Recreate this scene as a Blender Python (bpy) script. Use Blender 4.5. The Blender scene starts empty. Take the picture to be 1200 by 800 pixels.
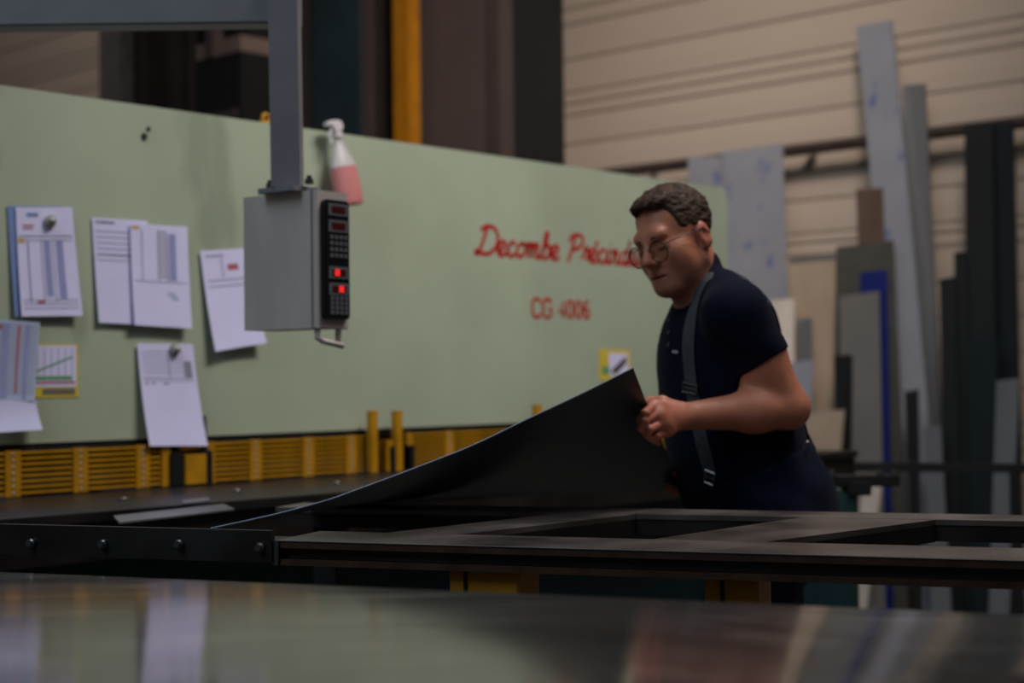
import bpy, math, random
import numpy as np
from mathutils import Vector, Matrix
random.seed(7); np.random.seed(7)
SC = bpy.context.scene
COL = SC.collection

# ------------------------------------------------------------------ camera
FPX = 1850.0
PITCH = math.atan(45 / FPX); ROLL = math.atan(.012)
CAM = Vector((0, 0, 1.25))
FW = Vector((0, math.cos(PITCH), math.sin(PITCH)))
_r0 = Vector((1, 0, 0)); _u0 = _r0.cross(FW)
RT = math.cos(ROLL) * _r0 - math.sin(ROLL) * _u0
UP = math.cos(ROLL) * _u0 + math.sin(ROLL) * _r0
cd = bpy.data.cameras.new('camera'); cam = bpy.data.objects.new('camera', cd); COL.objects.link(cam)
cd.sensor_width = 36; cd.lens = FPX / 1200 * 36
cd.clip_end = 200
m3 = Matrix((RT, UP, -FW)).transposed()
cam.matrix_world = Matrix.Translation(CAM) @ m3.to_4x4()
cd.dof.use_dof = True; cd.dof.focus_distance = 2.65; cd.dof.aperture_fstop = 2.9; cd.dof.aperture_blades = 0
SC.camera = cam

# ------------------------------------------------------------------ world, lights, exposure
SC.view_settings.view_transform = 'Standard'; SC.view_settings.look = 'None'
SC.view_settings.gamma = 1; SC.view_settings.use_curve_mapping = False
SC.view_settings.exposure = -0.25
w = bpy.data.worlds.new('hall_ambient'); SC.world = w; w.use_nodes = True
w.node_tree.nodes['Background'].inputs[0].default_value = (.30, .31, .34, 1)
w.node_tree.nodes['Background'].inputs[1].default_value = .16

def area(name, loc, target, sx, sy, power, col, spread=180):
    l = bpy.data.lights.new(name, 'AREA'); l.shape = 'RECTANGLE'; l.spread = math.radians(spread); l.size = sx; l.size_y = sy
    l.energy = power; l.color = col
    o = bpy.data.objects.new(name, l); COL.objects.link(o); o.location = loc
    d = Vector(target) - Vector(loc); o.rotation_euler = d.to_track_quat('-Z', 'Y').to_euler()
    return o
# unseen overhead lights: cool daylight, a middle lamp, fills added for apron and wall
area('roof_light_daylight', (-3.2, .6, 6.0), (-1.2, 4.2, 1.4), 3.0, 5.0, 45, (.66, .84, 1.0), 80)
area('roof_light_middle', (2.6, 2.6, 6.4), (1.4, 4.2, .6), 1.4, 4.0, 40, (.96, .96, 1.0), 100)
area('fill_light_shear', (1.5, 3.9, 4.6), (-.1, 5.5, 1.4), 1.8, .4, 47, (1.0, .95, .90), 120)  # added lamp, brightens the middle of the apron
area('fill_light_far', (1.0, 4.4, 6.2), (.5, 10.8, 2.0), 2.0, 1.0, 50, (1.0, .89, .80), 60)  # added narrow-beam lamp, aimed to brighten the far wall
area('fill_light_rear', (-5.2, 11.6, 6.4), (-4.6, 14.6, 2.6), 3.0, .8, 26, (1.0, .88, .76), 120)  # added lamp, lifts the dark left end of the wall

# ------------------------------------------------------------------ pixel helpers (1200 x 800 frame): real points on real planes
def P(px, py, z):
    return CAM + FW * z + RT * ((px - 600) / FPX * z) - UP * ((py - 400) / FPX * z)
def ray(px, py):
    return (FW + RT * ((px - 600) / FPX) - UP * ((py - 400) / FPX))
def hit(px, py, p0, n):
    d = ray(px, py); t = (Vector(p0) - CAM).dot(n) / d.dot(n)
    return CAM + d * t
def onh(px, py, h):
    return hit(px, py, Vector((0, 0, h)), Vector((0, 0, 1)))

# ------------------------------------------------------------------ materials
def lin(c):
    c = c / 255
    return c / 12.92 if c <= .04045 else ((c + .055) / 1.055) ** 2.4
def rgb(r, g, b): return (lin(r), lin(g), lin(b), 1)
MATS = {}
def mat(name, col, rough=.6, metal=0, var=.12, scale=8, bump=0, bscale=60, stretch=(1, 1, 1), spec=.5,
        spots=None, trans=0, ior=1.45, emit=None, rvar=0, sheen=0, alpha=1):
    """colour with a noise variation, optional spots=(colour, scale, threshold, stretch), optional bump"""
    m = bpy.data.materials.new(name); m.use_nodes = True; nt = m.node_tree; N = nt.nodes; L = nt.links
    b = N['Principled BSDF']
    b.inputs['Roughness'].default_value = rough; b.inputs['Metallic'].default_value = metal
    b.inputs['Specular IOR Level'].default_value = spec; b.inputs['IOR'].default_value = ior
    b.inputs['Transmission Weight'].default_value = trans
    if alpha < 1: b.inputs['Alpha'].default_value = alpha
    if sheen: b.inputs['Sheen Weight'].default_value = sheen
    if emit: b.inputs['Emission Color'].default_value = emit[0]; b.inputs['Emission Strength'].default_value = emit[1]
    tc = N.new('ShaderNodeTexCoord'); mp = N.new('ShaderNodeMapping'); mp.inputs['Scale'].default_value = stretch
    L.new(tc.outputs['Object'], mp.inputs['Vector'])
    no = N.new('ShaderNodeTexNoise'); no.inputs['Scale'].default_value = scale; no.inputs['Detail'].default_value = 5
    L.new(mp.outputs[0], no.inputs['Vector'])
    cr = N.new('ShaderNodeValToRGB')
    cr.color_ramp.elements[0].position = .3; cr.color_ramp.elements[1].position = .7
    lo = tuple(c * (1 - var) for c in col[:3]) + (1,); hi = tuple(min(1, c * (1 + var)) for c in col[:3]) + (1,)
    cr.color_ramp.elements[0].color = lo; cr.color_ramp.elements[1].color = hi
    L.new(no.outputs['Fac'], cr.inputs['Fac'])
    out = cr.outputs[0]
    if spots:
        sc_, ssc, th, sst = spots
        mp2 = N.new('ShaderNodeMapping'); mp2.inputs['Scale'].default_value = sst
        L.new(tc.outputs['Object'], mp2.inputs['Vector'])
        n2 = N.new('ShaderNodeTexNoise'); n2.inputs['Scale'].default_value = ssc; n2.inputs['Detail'].default_value = 4
        L.new(mp2.outputs[0], n2.inputs['Vector'])
        r2 = N.new('ShaderNodeValToRGB'); r2.color_ramp.elements[0].position = th; r2.color_ramp.elements[1].position = min(1, th + .07)
        r2.color_ramp.elements[0].color = (0, 0, 0, 1); r2.color_ramp.elements[1].color = (1, 1, 1, 1)
        L.new(n2.outputs['Fac'], r2.inputs['Fac'])
        mx = N.new('ShaderNodeMixRGB'); mx.inputs[2].default_value = sc_
        L.new(r2.outputs[0], mx.inputs[0]); L.new(out, mx.inputs[1]); out = mx.outputs[0]
    L.new(out, b.inputs['Base Color'])
    if rvar:
        mr = N.new('ShaderNodeMapRange'); mr.inputs[3].default_value = max(.02, rough - rvar); mr.inputs[4].default_value = rough + rvar
        mr.inputs[1].default_value = .3; mr.inputs[2].default_value = .7
        L.new(no.outputs['Fac'], mr.inputs[0]); L.new(mr.outputs[0], b.inputs['Roughness'])
    if bump:
        nb = N.new('ShaderNodeTexNoise'); nb.inputs['Scale'].default_value = bscale; nb.inputs['Detail'].default_value = 3
        L.new(mp.outputs[0], nb.inputs['Vector'])
        bp = N.new('ShaderNodeBump'); bp.inputs['Strength'].default_value = bump; bp.inputs['Distance'].default_value = .01
        L.new(nb.outputs['Fac'], bp.inputs['Height']); L.new(bp.outputs[0], b.inputs['Normal'])
    MATS[name] = m
    return m
M = MATS
mat('floor_concrete', rgb(92, 86, 80), .7, var=.25, scale=2.5, bump=.1)
mat('siding', rgb(186, 170, 156), .45, var=.05, scale=2, stretch=(.3, .3, 2))
mat('siding_gap', rgb(122, 108, 98), .7)
mat('brown_pipe', rgb(70, 58, 54), .5, .3)
mat('green_paint', rgb(172, 180, 156), .42, var=.09, scale=2.2, spots=(rgb(154, 160, 138), 3.5, .64, (1, 1, .35)), bump=.05, bscale=120)
mat('dark_teal_paint', rgb(10, 42, 48), .5, var=.2)
mat('teal_paint', rgb(26, 54, 52), .5, var=.2)
mat('yellow_paint', rgb(184, 128, 4), .5, var=.22, scale=14, spots=(rgb(96, 66, 18), 18, .68, (1, 1, 1)))
mat('orange_yellow', rgb(160, 102, 6), .5, var=.15)
mat('black_gap', rgb(10, 10, 11), .7)
mat('dark_steel', rgb(58, 54, 52), .42, .75, var=.3, scale=5, stretch=(1, 1, 1), rvar=.12)
mat('mill_edge', rgb(88, 66, 52), .45, .6, var=.3, scale=20)
mat('frame_top', rgb(122, 112, 106), .38, .8, var=.3, scale=5, rvar=.12)
mat('bolt_steel', rgb(120, 118, 116), .3, .9)
mat('grey_paint', rgb(118, 115, 118), .5, var=.08, scale=10, spots=(rgb(84, 80, 80), 22, .7, (1, 1, 1)))
mat('box_grey', rgb(200, 188, 180), .45, .3, var=.12, scale=6, stretch=(1, 1, .35))
mat('panel_black', rgb(16, 16, 19), .35)
mat('key_grey', rgb(92, 92, 96), .5)
mat('led_off', rgb(74, 20, 18), .3)
mat('led_red', rgb(220, 30, 30), .3, emit=((1, .03, .03, 1), .8))
mat('red_paint', rgb(176, 22, 20), .55, var=.1)
mat('paper_white', rgb(222, 216, 250), .8, var=.03, scale=12)
mat('paper_cool', rgb(176, 184, 212), .8, var=.03, scale=12)
mat('paper_blue', rgb(120, 142, 190), .8, var=.03)
mat('ink_grey', rgb(146, 144, 162), .8)
mat('ink_dark', rgb(92, 92, 112), .8)
mat('ink_blue', rgb(150, 152, 200), .8)
mat('ink_red', rgb(180, 96, 100), .8)
mat('ink_green', rgb(98, 158, 104), .8)
mat('ink_orange', rgb(206, 170, 96), .8)
mat('sticker_yellow', rgb(216, 190, 60), .6)
mat('magnet_pale', rgb(168, 166, 158), .4, .3)
mat('scuff', rgb(40, 40, 38), .7)
mat('bottle_plastic', rgb(226, 216, 214), .3, var=.03, trans=.35)
mat('bottle_liquid', rgb(232, 150, 148), .2, var=.05, trans=.25)
mat('spray_head', rgb(216, 204, 204), .35)
mat('sheet_under', rgb(66, 68, 72), .45, .5, var=.08, scale=3)
mat('sheet_edge', rgb(150, 156, 172), .35, .8)
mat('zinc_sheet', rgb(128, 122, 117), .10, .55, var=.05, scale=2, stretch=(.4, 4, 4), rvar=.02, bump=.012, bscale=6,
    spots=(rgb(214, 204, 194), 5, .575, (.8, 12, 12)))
mat('film_steel', rgb(158, 159, 168), .4, .35, var=.07, scale=3, spots=(rgb(96, 112, 166), 7, .63, (1, 1, .8)))
mat('galvanised', rgb(128, 128, 130), .4, .5, var=.12, scale=4, stretch=(1, 1, .3), spots=(rgb(98, 98, 100), 7, .7, (1, 1, .4)))
mat('grey_olive', rgb(84, 82, 76), .5, .4, var=.1)
mat('pale_grey', rgb(126, 122, 118), .45, .4, var=.1, scale=3)
mat('blue_film', rgb(20, 32, 96), .4, var=.1)
mat('brown_plate', rgb(94, 74, 64), .55, .2, var=.15)
mat('dark_green_steel', rgb(42, 44, 44), .45, .5, var=.15, scale=3, stretch=(1, 1, .2))
mat('teal_steel', rgb(32, 41, 43), .45, .5, var=.15, scale=3, stretch=(1, 1, .2))
mat('cardboard', rgb(158, 140, 122), .75, var=.08)
mat('plywood', rgb(160, 141, 122), .65, var=.1, scale=5, stretch=(3, 3, .4))
mat('white_board', rgb(200, 188, 178), .6)
mat('machine_dark_post', rgb(36, 31, 30), .6, var=.15)
mat('machine_black', rgb(9, 8, 9), .6, var=.3)
mat('machine_brown', rgb(74, 62, 60), .55, var=.08, scale=2)
mat('machine_post', rgb(62, 52, 50), .5, var=.1)
mat('machine_beige', rgb(112, 94, 86), .55, var=.1)
mat('speckle_grey', rgb(112, 106, 106), .55, var=.1, spots=(rgb(70, 66, 68), 40, .55, (1, 1, 1)))
mat('teal_glass', rgb(34, 50, 56), .12, .0, var=.25, scale=2.5, spec=.7)
mat('shirt_navy', rgb(10, 11, 31), .85, var=.12, scale=20, sheen=.02, spec=.12, bump=.12, bscale=90)
mat('trouser_navy', rgb(10, 13, 34), .88, var=.15, scale=30, sheen=.02, spec=.12, bump=.2, bscale=120)
mat('strap_black', rgb(56, 58, 62), .75, var=.25, scale=60)
mat('buckle_metal', rgb(150, 146, 150), .3, .9)
mat('thread_white', rgb(176, 176, 190), .8)
mat('shoe_black', rgb(24, 22, 22), .6)
mat('glasses_frame', rgb(44, 34, 28), .3)
mat('eye_dark', rgb(40, 26, 20), .2)
mat('brow_hair', rgb(64, 46, 36), .8)
def glass_mat():
    m = bpy.data.materials.new('lens_glass'); m.use_nodes = True; nt = m.node_tree; N = nt.nodes; L = nt.links
    b = N['Principled BSDF']; b.inputs['Base Color'].default_value = (.16, .10, .05, 1)
    b.inputs['Roughness'].default_value = .03; b.inputs['Alpha'].default_value = .22
    tc = N.new('ShaderNodeTexCoord'); n = N.new('ShaderNodeTexNoise'); n.inputs['Scale'].default_value = 30
    L.new(tc.outputs['Object'], n.inputs['Vector'])
    mr = N.new('ShaderNodeMapRange'); mr.inputs[3].default_value = .02; mr.inputs[4].default_value = .06
    L.new(n.outputs['Fac'], mr.inputs[0]); L.new(mr.outputs[0], b.inputs['Roughness'])
    M['lens_glass'] = m
glass_mat()
def skin_mat():
    m = bpy.data.materials.new('skin'); m.use_nodes = True; nt = m.node_tree; N = nt.nodes; L = nt.links
    b = N['Principled BSDF']; b.inputs['Roughness'].default_value = .5
    b.inputs['Subsurface Weight'].default_value = .08; b.inputs['Subsurface Radius'].default_value = (.012, .004, .002)
    at = N.new('ShaderNodeVertexColor'); at.layer_name = 'tint'
    tc = N.new('ShaderNodeTexCoord'); n = N.new('ShaderNodeTexNoise'); n.inputs['Scale'].default_value = 45; n.inputs['Detail'].default_value = 4
    L.new(tc.outputs['Object'], n.inputs['Vector'])
    mr = N.new('ShaderNodeMapRange'); mr.inputs[3].default_value = .84; mr.inputs[4].default_value = 1.16
    L.new(n.outputs['Fac'], mr.inputs[0])
    mx = N.new('ShaderNodeMixRGB'); mx.blend_type = 'MULTIPLY'; mx.inputs[0].default_value = 1
    L.new(at.outputs[0], mx.inputs[1]); L.new(mr.outputs[0], mx.inputs[2]); L.new(mx.outputs[0], b.inputs['Base Color'])
    bp = N.new('ShaderNodeBump'); bp.inputs['Strength'].default_value = .12; bp.inputs['Distance'].default_value = .004
    n2 = N.new('ShaderNodeTexNoise'); n2.inputs['Scale'].default_value = 160; L.new(tc.outputs['Object'], n2.inputs['Vector'])
    L.new(n2.outputs['Fac'], bp.inputs['Height']); L.new(bp.outputs[0], b.inputs['Normal'])
    M['skin'] = m
skin_mat()
mat('hair', rgb(66, 46, 33), .65, var=.5, scale=60, bump=.5, bscale=150, spec=.25, spots=(rgb(112, 92, 74), 70, .62, (1, 1, 1)))

# ------------------------------------------------------------------ mesh builder
class MB:
    def __init__(s): s.v = []; s.f = []
    def add(s, vs, fs):
        o = len(s.v); s.v += [Vector(v) for v in vs]; s.f += [tuple(i + o for i in f) for f in fs]; return s
    def obox(s, c, ax, ay, az):
        """box: centre and three half-axis vectors"""
        c = Vector(c); ax, ay, az = Vector(ax), Vector(ay), Vector(az)
        vs = [c + ax * i + ay * j + az * k for k in (-1, 1) for j in (-1, 1) for i in (-1, 1)]
        return s.add(vs, [(0, 2, 3, 1), (4, 5, 7, 6), (0, 1, 5, 4), (2, 6, 7, 3), (0, 4, 6, 2), (1, 3, 7, 5)])
    def bevbox(s, c, ax, ay, az, b):
        """box with chamfered edges along az (b in metres)"""
        c = Vector(c); ax, ay, az = Vector(ax), Vector(ay), Vector(az)
        X, Y = ax.length, ay.length; ux, uy = ax / X, ay / Y
        pr = [(-X + b, -Y), (X - b, -Y), (X, -Y + b), (X, Y - b), (X - b, Y), (-X + b, Y), (-X, Y - b), (-X, -Y + b)]
        return s.prism([c - az + ux * p + uy * q for p, q in pr], az * 2)
    def prism(s, pts, ext):
        n = len(pts); pts = [Vector(p) for p in pts]; ext = Vector(ext)
        vs = pts + [p + ext for p in pts]
        fs = [tuple(reversed(range(n))), tuple(range(n, 2 * n))] + [(i, (i + 1) % n, (i + 1) % n + n, i + n) for i in range(n)]
        return s.add(vs, fs)
    def tube(s, pts, r, seg=10, closed=False, cap=True):
        pts = [Vector(p) for p in pts]; n = len(pts)
        rs = r if isinstance(r, (list, tuple)) else [r] * n
        vs = []; nrm = None
        for i in range(n):
            a = pts[i - 1] if (i > 0 or closed) else pts[i]; b = pts[(i + 1) % n] if (i < n - 1 or closed) else pts[i]
            t = (b - a).normalized()
            if nrm is None:
                nrm = t.orthogonal().normalized()
            nrm = (nrm - t * nrm.dot(t)).normalized(); bn = t.cross(nrm)
            for k in range(seg):
                an = 2 * math.pi * k / seg
                vs.append(pts[i] + (nrm * math.cos(an) + bn * math.sin(an)) * rs[i])
        fs = []
        for i in range(n if closed else n - 1):
            j = (i + 1) % n
            for k in range(seg):
                k2 = (k + 1) % seg
                fs.append((i * seg + k, i * seg + k2, j * seg + k2, j * seg + k))
        if cap and not closed:
            fs.append(tuple(reversed(range(seg)))); fs.append(tuple(range((n - 1) * seg, n * seg)))
        return s.add(vs, fs)
    def lathe(s, org, axis, prof, seg=24, ex=None, ey=None, flat=1.0):
        """profile [(r, t)] round axis; flat squashes across ey"""
        org = Vector(org); axis = Vector(axis).normalized()
        if ex is None: ex = axis.orthogonal().normalized()
        ex = Vector(ex); ex = (ex - axis * ex.dot(axis)).normalized(); ey = axis.cross(ex)
        vs = []; n = len(prof)
        for r_, t in prof:
            for k in range(seg):
                a = 2 * math.pi * k / seg
                vs.append(org + axis * t + ex * (r_ * math.cos(a)) + ey * (r_ * math.sin(a) * flat))
        fs = [(i * seg + k, i * seg + (k + 1) % seg, (i + 1) * seg + (k + 1) % seg, (i + 1) * seg + k) for i in range(n - 1) for k in range(seg)]
        fs.append(tuple(reversed(range(seg)))); fs.append(tuple(range((n - 1) * seg, n * seg)))
        return s.add(vs, fs)
    def slab(s, fn, nu, nv, th):
        """thin curved plate: fn(u,v) -> (point, normal)"""
        A = []; B = []
        for j in range(nv + 1):
            for i in range(nu + 1):
                p, n = fn(i / nu, j / nv); A.append(Vector(p) + Vector(n) * th / 2); B.append(Vector(p) - Vector(n) * th / 2)
        W = nu + 1; K = len(A)
        fs = []
        for j in range(nv):
            for i in range(nu):
                a = j * W + i
                fs.append((a, a + 1, a + W + 1, a + W)); fs.append((K + a, K + a + W, K + a + W + 1, K + a + 1))
        ring = [i for i in range(W)] + [j * W + nu for j in range(1, nv + 1)] + [nv * W + i for i in range(nu - 1, -1, -1)] + [j * W for j in range(nv - 1, 0, -1)]
        for q in range(len(ring)):
            a, b = ring[q], ring[(q + 1) % len(ring)]
            fs.append((a, a + K, b + K, b))
        return s.add(A + B, fs)

def link(name, me, material, parent=None, smooth=False):
    o = bpy.data.objects.new(name, me); COL.objects.link(o)
    if material is not None and not me.materials:
        me.materials.append(M[material] if isinstance(material, str) else material)
    if parent is not None:
        o.parent = parent
    if smooth: me.polygons.foreach_set('use_smooth', [True] * len(me.polygons))
    return o
def wpos(o):
    p = Vector((0, 0, 0))
    while o is not None:
        p = p + o.location; o = o.parent
    return p
def obj(name, mb, material, parent=None, smooth=False, bevel=0):
    """link a builder as one mesh object, its origin at its own base centre"""
    vs = mb.v
    lo = Vector([min(v[i] for v in vs) for i in range(3)]); hi = Vector([max(v[i] for v in vs) for i in range(3)])
    org = Vector(((lo.x + hi.x) / 2, (lo.y + hi.y) / 2, lo.z))
    me = bpy.data.meshes.new(name); me.from_pydata([tuple(v - org) for v in vs], [], mb.f); me.update()
    import bmesh
    bm = bmesh.new(); bm.from_mesh(me); bmesh.ops.recalc_face_normals(bm, faces=bm.faces)
    if bevel: bmesh.ops.bevel(bm, geom=bm.edges[:], offset=bevel, segments=2, affect='EDGES', clamp_overlap=True)
    bm.to_mesh(me); bm.free()
    o = link(name, me, material, parent, smooth)
    if smooth: me.set_sharp_from_angle(angle=math.radians(42))
    o.location = org - (wpos(parent) if parent is not None else Vector((0, 0, 0)))
    return o
def tag(o, label=None, cat=None, group=None, kind=None):
    if label: o['label'] = label
    if cat: o['category'] = cat
    if group: o['group'] = group
    if kind: o['kind'] = kind
    return o
def thing(name, label, cat, loc, group=None):
    o = bpy.data.objects.new(name, None); COL.objects.link(o); o.location = loc; o.empty_display_size = .1
    return tag(o, label, cat, group)
Z = Vector((0, 0, 1))

# ================================================================== STRUCTURE
DP = Vector((.672, .740, 0)).normalized()           # along the shear front
NP = Vector((DP.y, -DP.x, 0))                       # out of the shear front
DW = Vector((.740, -.672, 0)).normalized()          # along the far wall, to the right
NW = Vector((-.672, -.740, 0)).normalized()   # out of the far wall
W0 = Vector((2.43, 9.0, 0))
fl = MB().obox((1, 9, -.05), (11, 0, 0), (0, 13, 0), (0, 0, .05))
tag(obj('floor', fl, 'floor_concrete'), kind='structure')
wall = MB().obox(W0 - DW * 6 - NW * .12 + Z * 3.2, DW * 13, NW * .06, Z * 3.2)
wallo = tag(obj('wall_back', wall, 'siding_gap'), kind='structure')
# horizontal cladding: each board its own piece, narrow joints between them
edges = [0.0, .20, .41, .62, .83, .90, .97, 1.17, 1.37, 1.57, 1.78, 1.98, 2.06, 2.12, 2.325, 2.50, 2.67, 2.87, 3.07, 3.15, 3.23, 3.46, 3.70, 3.81, 4.05, 4.25, 4.33, 4.41, 4.64, 4.87, 5.1, 5.33, 5.55, 5.8, 6.1, 6.4]
for a, b in zip(edges[:-1], edges[1:]):
    g = .004
    # slightly crowned board
    pr = [(0, a + g), (.008, a + g + .005), (.011, (a + b) / 2), (.008, b - g - .005), (0, b - g)]
    o0 = W0 - DW * 19 - NW * .06
    obj('cladding_board', MB().prism([o0 + NW * d + Z * h for d, h in pr], DW * 26), 'siding', wallo)

# ================================================================== GUILLOTINE SHEAR
A0 = P(0, 521, 4.15); A0.z = 0
def pan(px, py, off=0.0):
    return hit(px, py, A0 + NP * off, NP)
def sh(p): d = p - A0; return d.dot(DP), p.z
def pl(s, h, off=0.0): return A0 + DP * s + NP * off + Z * h
HB = pan(0, 521).z; HT = pan(0, 99.5).z
SR = sh(pan(853, 330))[0]; SL = -.75
shear = thing('guillotine_shear', 'long pale green guillotine shear with red lettering and yellow finger guard', 'shear machine', pl((SL + SR) / 2, 0, -.2))
# apron with rounded top corner and turned-back edge
ap = MB()
ap.prism([pl(SL, HB), pl(SR, HB), pl(SR, HT - .03), pl(SR - .012, HT - .008), pl(SR - .03, HT), pl(SL, HT)], -NP * .05)
obj('apron_panel', ap, 'green_paint', shear)
obj('apron_rim', MB().obox(pl((SL + SR) / 2, HT - .012, -.08), DP * ((SR - SL) / 2 - .04), NP * .03, Z * .01), 'green_paint', shear)
obj('blade_gap', MB().obox(pl((SL + SR) / 2, HB - .012, -.035), DP * ((SR - SL) / 2), NP * .03, Z * .012), 'black_gap', shear)
for s0 in (SL + .06, SR - .06):
    obj('side_housing', MB().prism([pl(s0, 0, -.06), pl(s0, 0, -1.0), pl(s0, 1.75, -1.0), pl(s0, 1.95, -.8), pl(s0, 1.95, -.06)], DP * .05), 'green_paint', shear)
# base, bed
HBED = .955
BD = .60
obj('base_front', MB().obox(pl((SL + SR) / 2 + .05, .42, .17), DP * ((SR - SL) / 2 + .1), NP * .22, Z * .42), 'dark_teal_paint', shear)
obj('bed_beam', MB().obox(pl((SL + SR) / 2, .885, .26), DP * ((SR - SL) / 2), NP * .33, Z * .045), 'dark_steel', shear)
obj('bed_plate', MB().obox(pl((SL + SR) / 2, HBED - .0125, .30), DP * ((SR - SL) / 2), NP * .305, Z * .0125), 'dark_steel', shear, bevel=.003)
for k in range(9):
    obj('bed_bolt', MB().lathe(pl(.15 + k * .36, HBED, .34), Z, [(.014, 0), (.014, .004), (.010, .008)], 12), 'bolt_steel', shear)
# finger guard: slats and uprights between bed and apron
GH0, GH1 = HBED + .004, HB - .016
uprs = [9, 88, 161, 293, 355, 405, 520, 640]
nrow = 8
segs = [(-.74, sh(pan(192, 540))[0]), (sh(pan(236, 540))[0], sh(pan(432, 530))[0]), (sh(pan(470, 530))[0], SR - .06)]
guard_off = .02
for a, b in segs:
    for k in range(nrow):
        h = GH0 + (GH1 - GH0) * (k + .55) / nrow
        hh = (GH1 - GH0) / nrow * .22
        obj('guard_slat', MB().obox(pl((a + b) / 2, h, guard_off), DP * ((b - a) / 2), NP * .004, Z * hh), 'yellow_paint', shear)
    obj('guard_edge', MB().obox(pl(a + .012, (GH0 + GH1) / 2, guard_off + .004), DP * .014, NP * .006, Z * ((GH1 - GH0) / 2)), 'yellow_paint', shear)
    obj('guard_edge', MB().obox(pl(b - .012, (GH0 + GH1) / 2, guard_off + .004), DP * .014, NP * .006, Z * ((GH1 - GH0) / 2)), 'yellow_paint', shear)
for x in uprs:
    s = sh(pan(x, 545))[0]
    obj('guard_upright', MB().obox(pl(s, (GH0 + GH1) / 2, guard_off + .006), DP * .022, NP * .003, Z * ((GH1 - GH0) / 2)), 'yellow_paint', shear)
    for k in range(7):
        obj('guard_rivet', MB().lathe(pl(s, GH0 + (GH1 - GH0) * (k + .5) / 7, guard_off + .009), NP, [(.0045, 0), (.003, .003)], 8), 'magnet_pale', shear)
# openings in the guard with yellow block and dark jambs
s0, s1 = sh(pan(196, 550))[0], sh(pan(233, 550))[0]
obj('guard_back', MB().obox(pl((SL + SR) / 2, (GH0 + GH1) / 2, -.05), DP * ((SR - SL) / 2), NP * .004, Z * ((GH1 - GH0) / 2)), 'black_gap', shear)
obj('guard_jamb', MB().obox(pl(s0 + .005, (GH0 + GH1) / 2 - .012, .022), DP * .018, NP * .02, Z * ((GH1 - GH0) / 2 - .013)), 'machine_black', shear)
obj('guard_jamb', MB().obox(pl(s1, (GH0 + GH1) / 2 - .012, .022), DP * .018, NP * .02, Z * ((GH1 - GH0) / 2 - .013)), 'machine_black', shear)
obj('guard_block', MB().obox(pl((s0 + s1) / 2 + .01, GH0 + .045, .03), DP * ((s1 - s0) / 2 - .02), NP * .02, Z * .042), 'yellow_paint', shear)
for k in range(3):
    obj('guard_slat', MB().obox(pl((s0 + s1) / 2 + .01, GH0 + .105 + k * .02, .02), DP * ((s1 - s0) / 2 - .02), NP * .004, Z * .006), 'yellow_paint', shear)
for x, yt in ((436, 481), (465, 481), (629, 474)):
    top = pan(x, yt, .05); s = sh(top)[0]
    obj('hold_down_post', MB().bevbox(pl(s, (top.z + GH0) / 2, .05), DP * .014, NP * .014, Z * ((top.z - GH0) / 2), .003), 'yellow_paint', shear)
s2, s3 = sh(pan(441, 540))[0], sh(pan(460, 540))[0]
obj('guard_block', MB().obox(pl((s2 + s3) / 2, GH0 + .05, .03), DP * ((s3 - s2) / 2), NP * .02, Z * .05), 'yellow_paint', shear)
for x in (447, 470):
    s = sh(pan(x, 540))[0]
    obj('guard_jamb', MB().obox(pl(s, (GH0 + GH1) / 2 - .02, .035), DP * .010, NP * .02, Z * ((GH1 - GH0) / 2 - .02)), 'machine_black', shear)
# small rod beside the hanging sheet
tp = pan(239, 487, .02)
obj('guard_rod', MB().tube([tp, pl(sh(tp)[0], HB - .1, .034)], .006), 'brown_pipe', shear, True)
# scuffs / plugs on the apron
for x, y, r_ in ((169, 160, .011), (174, 151, .007)):
    obj('bolt_hole', MB().lathe(pan(x, y, .001), NP, [(r_, 0), (r_ * .8, .004), (r_ * .3, .002)], 12), 'scuff', shear)

# ---- painted script lettering, drawn as pen strokes on the apron
def smooth_line(pts, n=7):
    out = []; m_ = len(pts)
    for i in range(m_ - 1):
        p0 = pts[max(0, i - 1)]; p1 = pts[i]; p2 = pts[i + 1]; p3 = pts[min(m_ - 1, i + 2)]
        for k in range(n):
            t = k / n
            out.append(tuple(.5 * (2 * p1[c] + (p2[c] - p0[c]) * t + (2 * p0[c] - 5 * p1[c] + 4 * p2[c] - p3[c]) * t * t + (3 * p1[c] - p0[c] - 3 * p2[c] + p3[c]) * t ** 3) for c in range(2)))
    out.append(pts[-1]); return out
def ribbon(mb, pts2, place, wd):
    n = len(pts2); L_ = []; R_ = []
    for i in range(n):
        a = pts2[max(0, i - 1)]; b = pts2[min(n - 1, i + 1)]
        tx, ty = b[0] - a[0], b[1] - a[1]; l = math.hypot(tx, ty) or 1
        nx, ny = -ty / l * wd / 2, tx / l * wd / 2
        L_.append(place(pts2[i][0] + nx, pts2[i][1] + ny)); R_.append(place(pts2[i][0] - nx, pts2[i][1] - ny))
    mb.add(L_ + R_, [(i, i + 1, n + i + 1, n + i) for i in range(n - 1)])
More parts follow.
